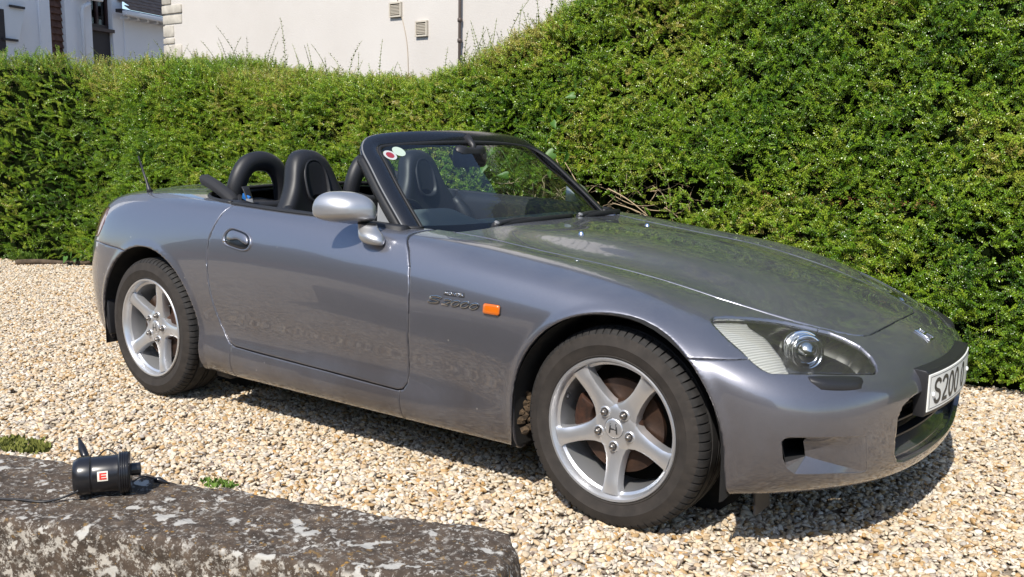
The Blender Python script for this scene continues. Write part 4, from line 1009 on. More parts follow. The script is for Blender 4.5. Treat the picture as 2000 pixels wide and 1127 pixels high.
def leaf_mat(name, stops, gloss=.30):
    m = bpy.data.materials.new(name); m.use_nodes = True; MATS[name] = m; t = NT(m)
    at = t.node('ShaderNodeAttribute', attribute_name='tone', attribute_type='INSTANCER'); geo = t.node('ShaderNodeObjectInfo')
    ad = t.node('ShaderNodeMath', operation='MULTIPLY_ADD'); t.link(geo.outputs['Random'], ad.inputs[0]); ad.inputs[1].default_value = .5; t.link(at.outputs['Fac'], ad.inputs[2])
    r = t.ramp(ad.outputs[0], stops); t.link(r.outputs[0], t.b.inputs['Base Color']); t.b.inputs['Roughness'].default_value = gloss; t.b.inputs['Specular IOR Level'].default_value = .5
    tr = t.node('ShaderNodeBsdfTranslucent'); mx = t.node('ShaderNodeMixShader', i_0=.17); hs = t.node('ShaderNodeHueSaturation'); hs.inputs['Value'].default_value = 1.5; t.link(r.outputs[0], hs.inputs['Color'])
    t.link(hs.outputs[0], tr.inputs[0]); t.link(t.b.outputs[0], mx.inputs[1]); t.link(tr.outputs[0], mx.inputs[2]); t.link(mx.outputs[0], t.n['Material Output'].inputs[0])
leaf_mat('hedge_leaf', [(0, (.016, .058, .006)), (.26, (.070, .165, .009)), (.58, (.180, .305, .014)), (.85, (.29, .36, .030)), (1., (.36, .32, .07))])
mat('hedge_twig', (.09, .065, .035), .8); mat('dry_straw', (.36, .27, .16), .8); mat('brown_leaf', (.16, .07, .025), .7)
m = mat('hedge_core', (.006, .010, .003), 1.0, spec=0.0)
def sprig(seed, n=13, length=.105, leaf=.0118):
    rn = np.random.default_rng(seed); V, F = [], []; bend = rn.normal(size=2)*.018
    def c(t): return np.array([bend[0]*t*t, bend[1]*t*t, length*t])
    for k in range(6):                                                       # stem
        p = c(k/5); w = .0011*(1.2-k/5)
        for a in range(3): V.append(p+(w*math.cos(a*2.1), w*math.sin(a*2.1), 0))
    for k in range(5):
        for a in range(3): F.append((k*3+a, k*3+(a+1) % 3, k*3+3+(a+1) % 3, k*3+3+a))
    for k in range(n):
        t = .12+.88*(k+.5)/n; p = c(t); s = leaf*rn.uniform(.75, 1.2)*(1-.35*max(0, t-.7)/.3)
        for sg in (-1, 1):
            a = rn.normal()*.35+(0 if k % 2 else .9); out = np.array([math.cos(a)*sg, math.sin(a)*sg, rn.uniform(.25, .8)]); out /= np.linalg.norm(out)
            sd_ = np.cross(out, [0, 0, 1]); sd_ /= np.linalg.norm(sd_); up = np.cross(sd_, out); o = len(V)
            V += [p, p+out*s*.55+sd_*s*.32-up*.0012, p+out*s*1.05+up*.0005, p+out*s*.55-sd_*s*.32-up*.0012, p+out*s*.5+up*.0012]
            F += [(o, o+1, o+4, o), (o+1, o+2, o+4, o+1), (o+2, o+3, o+4, o+2), (o+3, o, o+4, o+3)]
    me = bpy.data.meshes.new('sprig'); me.from_pydata([tuple(v) for v in V], [], [f[:3] if f[0] == f[-1] else f for f in F]); me.update(); me.materials.append(MATS['hedge_leaf']); me.materials.append(MATS['hedge_twig'])
    mi = np.zeros(len(me.polygons), np.int32); mi[:15] = 1; me.polygons.foreach_set('material_index', mi); return me
SPRIGS = [sprig(k, 12+k % 4, .10+.008*(k % 5)) for k in range(8)]
# core: near-black sheet that paints the shade seen between the sprigs
xs = np.linspace(-12, 4.6, 260); qs = np.linspace(0, 5.4, 80); XX, QQ = np.meshgrid(xs, qs, indexing='ij')
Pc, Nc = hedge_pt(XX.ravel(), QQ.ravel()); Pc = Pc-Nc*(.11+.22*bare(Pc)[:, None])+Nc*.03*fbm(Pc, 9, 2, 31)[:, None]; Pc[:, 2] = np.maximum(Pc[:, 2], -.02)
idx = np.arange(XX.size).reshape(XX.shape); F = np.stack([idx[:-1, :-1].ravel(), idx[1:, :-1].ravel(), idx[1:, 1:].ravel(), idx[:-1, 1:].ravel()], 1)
link_mesh('shade_core', np_mesh('shade_core', Pc-np.array([0, 1.7, 0]), F), 'hedge_core', hedge)
N_SP = 98000
x = np.where(rng.uniform(0, 1, N_SP) < .22, rng.uniform(-11.0, -5, N_SP), rng.uniform(-5.0, 4.2, N_SP)); q = rng.uniform(.02, 1, N_SP)*np.where(rng.uniform(0, 1, N_SP) < .10, hz_top(x)+.95, np.minimum(hz_top(x)+.85, 2.45))
Ps, Ns = hedge_pt(x, q); br_ = bare(Ps)
far_ = np.clip((-x-4)/5, 0, .45)
gap_ = np.clip((-.20-fbm(Ps, 13, 2, 91))*3.0, 0, .9)
keep = (rng.uniform(0, 1, N_SP) > br_*.96) & (rng.uniform(0, 1, N_SP) > gap_) & (rng.uniform(0, 1, N_SP) > far_); Ps, Ns, q, x = Ps[keep], Ns[keep], q[keep], x[keep]; k_ = len(Ps)
T = rng.normal(size=(k_, 3))*np.array([1.5, 1.0, .7]); T -= Ns*(T*Ns).sum(1)[:, None]; T /= np.linalg.norm(T, axis=1)[:, None]+1e-9
D = Ns*rng.uniform(.35, 1.0, k_)[:, None]+T*rng.uniform(.2, 1.0, k_)[:, None]+np.array([.10, 0, .12]); D /= np.linalg.norm(D, axis=1)[:, None]
Ps = Ps-D*.055+Ns*(-.060+.07*rng.uniform(0, 1, k_)**2)[:, None]
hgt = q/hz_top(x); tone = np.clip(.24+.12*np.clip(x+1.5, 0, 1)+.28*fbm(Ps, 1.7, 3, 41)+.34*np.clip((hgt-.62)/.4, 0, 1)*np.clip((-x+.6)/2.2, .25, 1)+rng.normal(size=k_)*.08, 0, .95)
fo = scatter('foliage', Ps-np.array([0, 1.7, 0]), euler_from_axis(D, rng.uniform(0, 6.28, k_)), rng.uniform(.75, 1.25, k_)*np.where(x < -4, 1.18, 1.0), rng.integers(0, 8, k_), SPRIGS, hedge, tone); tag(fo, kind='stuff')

# long unclipped shoots standing up from the top
def shoot(seed, length):
    rn = np.random.default_rng(seed); n = int(length/.022); lean = rn.normal(size=2)*.40; V, F = [], []
    def c(t): return np.array([lean[0]*t*t*length, lean[1]*t*t*length, length*t])
    st = MB(); st.tube([c(t) for t in np.linspace(0, 1, 8)], np.linspace(.0032, .0014, 8), 4)
    for k in range(n):
        t = .08+.92*k/n; p = c(t); s = .030*rn.uniform(.6, 1.1)*(1.1-.5*t)
        for sg in (-1, 1):
            a = rn.normal()*.3+(k % 2)*1.4; out = np.array([math.cos(a)*sg, math.sin(a)*sg, .55]); out /= np.linalg.norm(out); sd_ = np.cross(out, [0, 0, 1]); sd_ /= np.linalg.norm(sd_)
            st.add([p, p+out*s*.5+sd_*s*.3, p+out*s, p+out*s*.5-sd_*s*.3], [(0, 1, 2, 3)])
    me = bpy.data.meshes.new('shoot'); me.from_pydata(st.v, [], st.f); me.update(); me.materials.append(MATS['shoot_green']); return me
mat('shoot_green', (.17, .20, .06), .5)
SH = [shoot(70+k, L) for k, L in enumerate((.18, .26, .34, .46, .58))]
spots = [(-3.70, 2.0, 4), (-3.95, 2.0, 3), (-4.0, 2.1, 2), (-4.25, 2.0, 3), (-3.35, 1.9, 1), (-3.15, 2.0, 2), (-3.05, 2.1, 3), (-2.95, 2.0, 2), (-2.75, 1.9, 1), (-2.6, 2.0, 2), (-2.35, 2.0, 0), (-1.95, 2.0, 1), (-1.75, 2.1, 2), (-1.55, 2.0, 1), (-1.4, 2.0, 3), (-1.28, 2.0, 2), (-1.15, 2.1, 3), (-1.02, 2.0, 3), (-.9, 2.05, 4), (-.8, 2.1, 2), (-.72, 2.0, 3), (-5.2, 2.0, 2), (-5.7, 2.0, 1), (-6.3, 2.0, 2), (-7.0, 2.0, 1), (-7.5, 1.8, 2)]
rs = np.random.default_rng(12)
for k in range(170):
    xx = rs.choice([rs.uniform(-9, -.4), rs.uniform(-5.6, -3.6), rs.uniform(-1.7, -.6)]); spots.append((xx, hy_front(xx)+rs.uniform(.12, .9), rs.choice([0, 0, 1, 1, 2])))
for xx, yy, kk in spots:
    o = bpy.data.objects.new('shoot', SH[kk]); COL.objects.link(o); o.parent = hedge; o.location = (xx, yy-1.7, hz_top(xx)-.10); o.rotation_euler = (rs.normal()*.12, rs.normal()*.16+.05, rs.uniform(0, 6.28))
# bare stems in the bald patch
mb = MB(); rs = np.random.default_rng(33)
for k in range(150):
    p = np.array([rs.uniform(-1.1, .25), hy_front(-.4)+rs.uniform(-.10, .18), rs.uniform(.55, .95)]); d = rs.normal(size=3)*np.array([1, .5, .8]); d /= np.linalg.norm(d); L = rs.uniform(.08, .30)
    a = p-d*L/2; b = p+d*L/2; mid = p+rs.normal(size=3)*.02
    mb.tube(catmull([a, mid, b], 6)-np.array([0, 1.7, 0]), rs.uniform(.0012, .0028)*np.linspace(1.1, .6, 6), 4)
ds = mb.build('dead_stems', 'dry_straw', hedge); tag(ds, kind='stuff')
for k, (p0, p1) in enumerate((((-.50, 1.58, .75), (-.66, 1.55, 1.07)), ((-.44, 1.57, .80), (-.60, 1.56, 1.05)), ((.02, 1.6, .72), (-.25, 1.55, .82)), ((-.3, 1.58, .9), (-.02, 1.56, .76)))):
    MB().tube(catmull([np.array(p0)-(0, 1.7, 0), (np.array(p0)+np.array(p1))/2-(0, 1.7, -.015), np.array(p1)-(0, 1.7, 0)], 8), np.linspace(.0045, .0025, 8), 6).build('dry_stem', 'dry_straw', hedge)
# a brown dead streak
mb = MB()
for k in range(260):
    p, n = hedge_pt(np.array([rs.uniform(.55, 1.55)]), np.array([.90+rs.normal()*.012])); p = p[0]+n[0]*rs.uniform(-.03, .03)-np.array([0, 1.7, 0]); d = rs.normal(size=3); d /= np.linalg.norm(d); e = np.cross(d, rs.normal(size=3)); e /= np.linalg.norm(e)
    s = rs.uniform(.005, .011); mb.add([p, p+d*s+e*s*.4, p+d*s*2, p+d*s-e*s*.4], [(0, 1, 2, 3)])
tag(mb.build('dead_leaves', 'brown_leaf', hedge, False), kind='stuff')

# bindweed climbing over the hedge: heart-shaped leaves
m = mat('bindweed_leaf', (.075, .175, .025), .45); t = NT(m); tr = t.node('ShaderNodeBsdfTranslucent'); tr.inputs[0].default_value = (.14, .30, .04, 1); mx = t.node('ShaderNodeMixShader', i_0=.3); t.link(t.b.outputs[0], mx.inputs[1]); t.link(tr.outputs[0], mx.inputs[2]); t.link(mx.outputs[0], t.n['Material Output'].inputs[0])
heart = [(0, 0), (.22, .16), (.46, .12), (.52, -.10), (.40, -.38), (.20, -.70), (0, -1.0), (-.20, -.70), (-.40, -.38), (-.52, -.10), (-.46, .12), (-.22, .16)]
hv = [(a, b, -.16*a*a+.05*math.sin(b*3)) for a, b in heart]+[(0, -.35, .06)]
HEART = bpy.data.meshes.new('leaf'); HEART.from_pydata([tuple(np.array(v)*.075) for v in hv], [], [(i, (i+1) % 12, 12) for i in range(12)]); HEART.update(); HEART.materials.append(MATS['bindweed_leaf']); HEART.polygons.foreach_set('use_smooth', np.ones(12, bool))
def vine(label, pts, sizes, seed):
    rs = np.random.default_rng(seed); root = empty('bindweed', pts[0]); tag(root, label, 'bindweed', 'bindweed stems climbing over the hedge'); b = np.array(pts[0])
    MB().tube(catmull(np.array(pts)-b, 40), .0022, 5).build('stem', 'bindweed_leaf', root)
    for p, s in zip(pts, sizes):
        o = bpy.data.objects.new('leaf', HEART); COL.objects.link(o); o.parent = root; o.location = tuple(np.array(p)-b+rs.normal(size=3)*.02+np.array([0, -.055, 0])); o.scale = (s*rs.uniform(.65, .95), s*rs.uniform(.8, 1.1), s)
        o.rotation_euler = (math.radians(62)+rs.normal()*.45, rs.normal()*.7, rs.normal()*.7-.3)
vine('bindweed stem with large heart-shaped leaves climbing high beside the bald hedge patch', [(-.52, 1.54, .80), (-.55, 1.53, .88), (-.52, 1.53, .96), (-.66, 1.53, .95), (-.55, 1.53, 1.10), (-.65, 1.54, 1.11), (-.70, 1.54, 1.20), (-.62, 1.55, 1.27), (-.54, 1.55, 1.34), (-.50, 1.55, 1.41), (-.47, 1.56, 1.47)], [.8, .9, 1.1, .9, 1.0, 1.1, .8, .75, .8, .85, .6], 3)
vine('bindweed stem with smaller heart-shaped leaves low on the hedge behind the windscreen', [(-1.75, 1.46, .78), (-1.72, 1.45, .88), (-1.62, 1.45, .93), (-1.55, 1.45, .86), (-1.40, 1.46, 1.0), (-1.30, 1.47, 1.1), (-1.15, 1.48, 1.02), (-1.05, 1.49, 1.12), (-.95, 1.50, .98), (-.88, 1.5, 1.2)], [.9, 1, .8, .9, .8, .7, .8, .8, .9, .7], 4)
# ------------------------------------------------------------------ low wall in the foreground
def box_grid(L, W, H, step, r):
    """rounded box surface as a fine grid, local x 0..L, y 0..W, z 0..H (no underside)"""
    Vs, Fs = [], []; o = 0
    def face(o0, a, b, na, nb):
        nonlocal o
        A, B = np.meshgrid(np.linspace(0, 1, na), np.linspace(0, 1, nb), indexing='ij'); P_ = np.array(o0)+A.reshape(-1, 1)*np.array(a)+B.reshape(-1, 1)*np.array(b)
        i = np.arange(na*nb).reshape(na, nb)+o; Vs.append(P_); Fs.append(np.stack([i[:-1, :-1].ravel(), i[1:, :-1].ravel(), i[1:, 1:].ravel(), i[:-1, 1:].ravel()], 1)); o += len(P_)
    nl, nw, nh = int(L/step)+1, int(W/step)+1, int(H/step)+1
    face((0, 0, H), (L, 0, 0), (0, W, 0), nl, nw); face((0, W, 0), (L, 0, 0), (0, 0, H), nl, nh); face((0, 0, 0), (L, 0, 0), (0, 0, H), nl, nh); face((0, 0, 0), (0, W, 0), (0, 0, H), nw, nh); face((L, 0, 0), (0, W, 0), (0, 0, H), nw, nh)
    V = np.concatenate(Vs); F = np.concatenate(Fs); U, inv = np.unique((V*1e5).round().astype(np.int64), axis=0, return_inverse=True); inv = inv.ravel(); V = U/1e5; F = inv[F]
    c = np.clip(V, [r, r, -9], [L-r, W-r, H-r]); d = V-c; l = np.linalg.norm(d, axis=1); m = l > 1e-9
    N = np.zeros_like(V); N[m] = d[m]/l[m][:, None]; V[m] = c[m]+N[m]*r
    return V, N, F
V, N, F = box_grid(3.7, .36, .32, .0085, .022)
th = math.atan2(-.3075, -.9516); ex = np.array([-.9516, -.3075]); ey = np.array([.3075, -.9516])
S_, W_ = V[:, 0].copy(), V[:, 1].copy()
wd = (.285+.075*np.clip(S_, 0, 1.6))/.36; W2 = W_*wd
X = S_-.06*np.clip((.25-(V[:, 2]-.07))/.25, 0, 1)*(S_ < .3)*(1-S_/.3)          # end slopes outwards towards its foot
X = X + .05*np.clip(1-W_/.10, 0, 1)*np.clip(1-S_/.12, 0, 1)
P3 = np.stack([1.372+ex[0]*X+ey[0]*W2, -1.481+ex[1]*X+ey[1]*W2, V[:, 2]-.07], 1)
Nw = np.stack([N[:, 0]*ex[0]+N[:, 1]*ey[0], N[:, 0]*ex[1]+N[:, 1]*ey[1], N[:, 2]], 1)
rough_ = .007*fbm(P3, 5, 3, 2)+.0050*fbm(P3, 30, 3, 12)
edge = np.sort(np.abs(N), axis=1)[:, 1]*1.4
P3 = P3+Nw*rough_[:, None]-Nw*(edge*np.clip(.012*fbm(P3, 7, 3, 77), -.004, .012))[:, None]
m = mat('lichen_stone', (.06, .05, .043), .92); t = NT(m)
base = t.noise(16, 9, .72); c = t.ramp(base.outputs[0], [(.30, (.022, .016, .011)), (.52, (.064, .046, .033)), (.72, (.135, .098, .068))]).outputs[0]
tc = t.tc
def patches(col, scale, lo, hi, c, mask=None, rnd=.6):
    n = t.noise(scale, 7, rnd); r = t.ramp(n.outputs[0], [(lo, (0, 0, 0)), (hi, (1, 1, 1))]).outputs[0]
    if mask is not None:
        mm = t.node('ShaderNodeMath', operation='MULTIPLY'); t.link(r, mm.inputs[0]); t.link(mask, mm.inputs[1]); r = mm.outputs[0]
    return t.mix(r, c, col)
c = patches((.17, .105, .04), 42, .60, .66, c); c = patches((.20, .18, .155), 75, .56, .62, c)
big = t.noise(7.5, 4, .6); bmk = t.ramp(big.outputs[0], [(.47, (.05, .05, .05)), (.58, (1, 1, 1))]).outputs[0]
c = patches((.42, .40, .36), 48, .54, .60, c, bmk, .6); c = patches((.40, .385, .35), 12, .605, .63, c, None, .5); c = patches((.36, .33, .29), 130, .62, .67, c)
geo = t.node('ShaderNodeNewGeometry'); sx = t.node('ShaderNodeSeparateXYZ'); t.link(geo.outputs['Normal'], sx.inputs[0]); sm = t.node('ShaderNodeMapRange'); t.link(sx.outputs[2], sm.inputs[0]); sm.inputs[1].default_value = .75; sm.inputs[2].default_value = .25
sideN = t.node('ShaderNodeMapRange'); t.link(sx.outputs[1], sideN.inputs[0]); sideN.inputs[1].default_value = -.35; sideN.inputs[2].default_value = -.75
sm2 = t.node('ShaderNodeMath', operation='MULTIPLY'); t.link(sm.outputs[0], sm2.inputs[0]); t.link(sideN.outputs[0], sm2.inputs[1])
c = patches((.42, .39, .34), 34, .53, .58, c, sm2.outputs[0], .75); c = patches((.27, .15, .035), 46, .655, .685, c)
t.link(c, t.b.inputs['Base Color']); fine = t.noise(120, 6, .7); t.bump(fine.outputs[0], .55, .006)
wme = np_mesh('stone_wall', P3, F); bm = bmesh.new(); bm.from_mesh(wme); bmesh.ops.recalc_face_normals(bm, faces=bm.faces); bm.to_mesh(wme); bm.free()
wall = link_mesh('stone_wall', wme, 'lichen_stone'); tag(wall, 'low dark stone wall spotted with white and orange lichen', 'wall')
def wtop(x, y): return .25+.007*float(fbm(np.array([[x, y, .25]]), 5, 3, 2)[0])

# ------------------------------------------------------------------ electric air pump lying on the wall
mat('pump_black', (.012, .012, .014), .28, 0, .3, .15); mat('label_cream', (.72, .68, .58), .5); mat('label_red', (.62, .035, .02), .5)
A = np.array([.330, -2.030]); B = np.array([.405, -1.915]); axp = np.append((B-A)/np.linalg.norm(B-A), 0); org = np.array([A[0], A[1], wtop(*A)+.0545])
pump = empty('air_pump', (A[0], A[1], wtop(*A))); tag(pump, 'small black electric air pump with a red and cream label lying on the wall', 'pump')
def rel(p): return tuple(np.array(p)-np.array(pump.location[:]))
def lat(prof, nm, m, off=(0, 0, 0), n=48, **kw):
    return MB().lathe(prof, rel(org+np.array(off)), axp, n).build(nm, m, pump, True, None, 35)
lat([(.0001, -.010), (.040, -.010), (.0435, -.008), (.0475, .000), (.0500, .006), (.0505, .031), (.0475, .034)], 'motor_cap', 'pump_black')
lat([(.0475, .034), (.0470, .037), (.0482, .040), (.0478, .085), (.0490, .098)], 'body', 'pump_black')
pr = [(.0490, .098), (.0535, .100)]
for k in range(4): pr += [(.0552, .1015+k*.0055), (.0552, .1040+k*.0055), (.0530, .1048+k*.0055), (.0530, .1062+k*.0055)]
pr += [(.0545, .124), (.050, .128), (.030, .130), (.0001, .130)]
lat(pr, 'ribbed_head', 'pump_black')
lat([(.0165, .128), (.0165, .150), (.0150, .152), (.0128, .152), (.0128, .135), (.0001, .135)], 'nozzle', 'pump_black', (0, 0, .006))
# label on the side that faces the drive's edge
fwd = np.array([axp[1], -axp[0], 0]); 
def lab(a, b, h):
    ang = b/.0482+math.radians(13); rr = .0484+h; return rel(org+axp*(.062+a)+rr*(math.cos(ang)*fwd+math.sin(ang)*np.array([0, 0, 1])))
mb = MB(); rr_ = rounded_rect(.0125, .0125, .003, 4); gridv = []
mb.loft([[lab(a, b, h) for b in np.linspace(-.0125, .0125, 9)] for a, h in zip(np.linspace(-.0125, .0125, 7), [.0004]*7)], False); lb = mb.build('label', 'label_cream', pump)
mb = MB()
for st in ([(-.0055, -.0065), (.0095, -.0065)], [(-.0055, .0), (.0085, .0)], [(-.0055, .0065), (.0095, .0065)], [(-.0055, -.0085), (-.0055, .0085)]): ribbon(mb, [tuple(np.array(st[0])*(1-u)+np.array(st[1])*u) for u in np.linspace(0, 1, 5)], .0042, lambda a, b, h: lab(a, b, h+.0006), .0003)
mb.build('label_mark', 'label_red', pump, False)
def wz(x, y, d=0): return np.array([x, y, wtop(x, y)+d])
cab = catmull([org+axp*.004+fwd*.046+np.array([0, 0, -.022]), wz(.322, -2.07, .008), wz(.305, -2.102, .004), wz(.26, -2.135, .004), wz(.20, -2.172, .004), wz(.10, -2.22, .004), wz(-.05, -2.26, .004), wz(-.30, -2.32, .004)], 60)
MB().tube([rel(p) for p in cab], .0032, 6).build('power_cord', 'black_plastic', pump)
# loose plug behind, on its own short lead
pl = [np.array([.050, -1.875, .312]), np.array([.088, -1.885, .286]), np.array([.112, -1.890, .268])]
MB().tube([rel(p) for p in catmull([pl[0], pl[0]*.6+pl[1]*.4, pl[1], pl[2]], 10)], [.003, .0045, .006, .0085, .010, .011, .0115, .0115, .011, .009], 10).build('lead_plug', 'pump_black', pump)
MB().tube([rel(p) for p in catmull([pl[2], wz(.135, -1.885, .018), wz(.18, -1.875, .05), wz(.25, -1.885, .065), org+axp*.10+np.array([0, 0, .05])], 24)], .0022, 6).build('lead', 'black_plastic', pump)
q0 = wz(.395, -1.846, .012); MB().tube([rel(p) for p in catmull([org+axp*.13+np.array([0, 0, -.03]), wz(.385, -1.875, .028), q0], 14)], .0020, 6).build('lead', 'black_plastic', pump)
MB().tube([rel(p) for p in (q0+(-.006, -.004, 0), q0+(.004, .004, 0), q0+(.016, .012, -.004), q0+(.026, .018, -.008))], [.008, .009, .005, .002], 8).build('valve_adapter', 'pump_black', pump)

# ------------------------------------------------------------------ small plants and litter
mat('moss', (.15, .16, .03), .85); mat('weed_leaf', (.12, .20, .03), .5)
def tuft(label, loc, r, n, h, seed, m='moss', name='moss_tuft'):
    rs = np.random.default_rng(seed); mb = MB()
    for k in range(n):
        a = rs.uniform(0, 6.28); d = r*math.sqrt(rs.uniform()); p = np.array([d*math.cos(a)*1.5, d*math.sin(a)*.7, 0]); 
        for j in range(3):
            e = rs.normal(size=3)*.55+np.array([0, 0, 1]); e /= np.linalg.norm(e); L = h*rs.uniform(.4, 1.1); sd_ = np.cross(e, rs.normal(size=3)); sd_ /= np.linalg.norm(sd_); w = L*.22
            mb.add([p, p+e*L*.5+sd_*w, p+e*L, p+e*L*.5-sd_*w], [(0, 1, 2, 3)])
    o = mb.build(name, m, None, False); o.location = loc; o.rotation_euler = (0, 0, math.radians(18)); tag(o, label, 'plant'); return o
tuft('green moss tuft between the gravel and the wall, beside the pump', (-.20, -1.93, .245), .075, 260, .026, 1)
tuft('low green weeds at the wall edge between pump and front wheel', (.53, -1.748, .247), .035, 70, .018, 2, 'weed_leaf', 'weed')
tuft('small leafy weed growing from the white lichened face of the wall', (.47, -2.245, .10), .02, 40, .035, 3, 'weed_leaf', 'weed')
wd_ = empty('ivy_seedling', (1.352, -1.585, .20)); tag(wd_, 'green ivy seedling on the broken end of the wall', 'plant')
for k, (dx, dz, s) in enumerate(((0, .02, .35), (.008, -.012, .42), (-.006, -.05, .36), (.004, -.08, .3))):
    o = bpy.data.objects.new('leaf', HEART); COL.objects.link(o); o.parent = wd_; o.location = (dx+.03, -dx-.012, dz); o.scale = (s, s, s); o.rotation_euler = (math.radians(75), .3*k-.4, .6+.2*k)
MB().tube([(.022, -.004, .02), (.026, -.006, -.03), (.02, 0, -.10)], .0014, 5).build('stem', 'weed_leaf', wd_)
noisy('dead_wood', (.05, .035, .022), (.12, .085, .055), 20, .9)
br1 = MB(); br1.tube(catmull([(0, 0, .02), (.12, .14, .028), (.26, .26, .02), (.5, .42, .03)], 16), np.linspace(.028, .016, 16), 8); o = br1.build('fallen_branch', 'dead_wood'); o.location = (-5.95, .78, 0); tag(o, 'dark fallen branch lying on gravel along the hedge foot', 'branch')
noisy('pale_rock', (.30, .28, .23), (.45, .42, .36), 12, .9)
rs = np.random.default_rng(77); Vr = stone(rs, .17); o = link_mesh('edging_stone', np_mesh('edging_stone', Vr, ICO_F), 'pale_rock', None, False); o.location = (-5.60, 1.30, .06); o.rotation_euler = (.2, .1, .4); tag(o, 'pale rock at the hedge foot behind the car tail', 'stone')
yl = vine  # leafy weed by the rock
root = empty('leafy_weed', (-5.55, 1.18, 0)); tag(root, 'yellow-green leafy weed beside the pale rock at the hedge foot', 'plant')
for k in range(16):
    o = bpy.data.objects.new('leaf', HEART); COL.objects.link(o); o.parent = root; o.location = tuple(rs.normal(size=3)*np.array([.10, .07, .07])+np.array([0, 0, .13])); s = rs.uniform(.5, .9); o.scale = (s, s, s); o.rotation_euler = (math.radians(60)+rs.normal()*.4, rs.normal()*.5, rs.normal()*.7)
MB().tube([(0, 0, 0), (.02, -.01, .12), (.0, -.03, .22)], .003, 5).build('stem', 'weed_leaf', root)
tuft('pale grassy tuft at the hedge foot', (-6.15, .98, 0), .10, 160, .11, 6, 'weed_leaf', 'grass_tuft')

# ------------------------------------------------------------------ rendered house behind the hedge
m = mat('cream_render', (.80, .755, .70), .9); t = NT(m); n1 = t.noise(.9, 5, .6); n2 = t.noise(60, 4, .6)
t.link(t.ramp(n1.outputs[0], [(.3, (.56, .525, .485)), (.7, (.51, .475, .435))]).outputs[0], t.b.inputs['Base Color']); t.bump(n2.outputs[0], .25, .01)
noisy('quoin_stone', (.36, .33, .28), (.52, .48, .41), 7, .9, 0, .5, .01)
house = empty('cream_house', (-2.0, 6.4, 0)); tag(house, 'large cream rendered house wall with stone quoins above the hedge', 'house')
def hrel(p): return np.array(p)-np.array([-2.0, 6.4, 0])
MB().box(hrel((-1.05, 8.4, 2.3)), (16.0, 8.0, 4.6)).build('wall', 'cream_render', house, False)
MB().loft([[hrel((x, 4.1, 4.6)), hrel((x, 8.4, 6.6)), hrel((x, 12.7, 4.6))] for x in (-9.3, 7.2)]).build('roof', 'house_slate' if 'house_slate' in MATS else mat('house_slate', (.10, .09, .09), .8), house, False)
zz = 3.95; k = 0
QS = [(.16, .40, .30), (.30, .40, .0)]
rs = np.random.default_rng(5); z = 1.1; wide = False
seq = [(1.1, .22, .22), (1.33, .2, .42), (1.54, .2, .2), (1.75, .22, .40), (1.98, .18, .22), (2.17, .185, .38), (2.365, .08, .22), (2.455, .155, .21), (2.62, .125, .40), (2.755, .115, .41), (2.88, .2, .17), (3.09, .2, .4), (3.30, .2, .2), (3.51, .2, .4), (3.72, .2, .2), (3.93, .2, .4)]
for z0, h, w in seq:
    MB().box(hrel((-9.06+w/2-.012, 4.4+.10, z0+h/2)), (w+.03, .236+rs.uniform(-.012, .012), h-.008), None, .012).build('quoin', 'quoin_stone', house, True, None, 40)
mat('vent_beige', (.50, .45, .37), .6); mat('vent_dark', (.05, .045, .04), .8); mat('pipe_brown', (.085, .065, .055), .5); mat('cable_tan', (.45, .38, .29), .7)
for (x0, z0, x1, z1), lb_ in (((-4.83, 2.455, -4.655, 2.61), 'higher beige louvred air vent on the cream wall'), ((-4.447, 2.233, -4.28, 2.394), 'lower beige louvred air vent on the cream wall, nearer the drainpipe')):
    v = empty('air_vent', ((x0+x1)/2, 4.4, z0)); tag(v, lb_, 'vent', 'air vents on the cream wall'); w, h = x1-x0, z1-z0
    MB().box((0, -.006, h/2), (w-.01, .008, h-.01)).build('backing', 'vent_dark', v, False)
    f = MB()
    for c_, d_ in (((0, -.016, h-.008), (w, .03, .016)), ((0, -.016, .008), (w, .03, .016)), ((-w/2+.008, -.016, h/2), (.016, .028, h-.034)), ((w/2-.008, -.016, h/2), (.016, .028, h-.034))): f.box(c_, d_)
    f.build('frame', 'vent_beige', v, False)
    for k in range(7): MB().box((0, -.018, .025+(h-.05)*(k+.5)/7), (w-.034, .016, .008), Matrix.Rotation(.6, 3, 'X')).build('slat', 'vent_beige', v, False)
dp = empty('drainpipe', (-3.815, 4.36, 0)); tag(dp, 'thin dark brown pipe running down the cream wall', 'pipe')
MB().tube([(0, 0, .5), (0, 0, 4.55)], .016, 12).build('pipe', 'pipe_brown', dp)
for z in (1.2, 2.162, 2.366, 3.2, 4.2): MB().lathe([(.016, -.02), (.024, -.018), (.024, .018), (.016, .02)], (0, 0, z), (0, 0, 1), 14).build('bracket', 'pipe_brown', dp)
cb = MB(); cb.tube(catmull([(-4.66, 4.393, 2.46), (-4.63, 4.393, 2.36), (-4.60, 4.393, 2.25), (-4.575, 4.393, 2.09), (-4.567, 4.393, 1.90), (-4.56, 4.393, 1.4)], 20), .004, 6); cb.tube([(-4.72, 4.393, 2.62), (-4.71, 4.393, 3.5), (-4.71, 4.393, 4.5)], .004, 6); tag(cb.build('wall_cable', 'cable_tan'), 'thin tan cable hanging down the cream wall below the vent', 'cable')

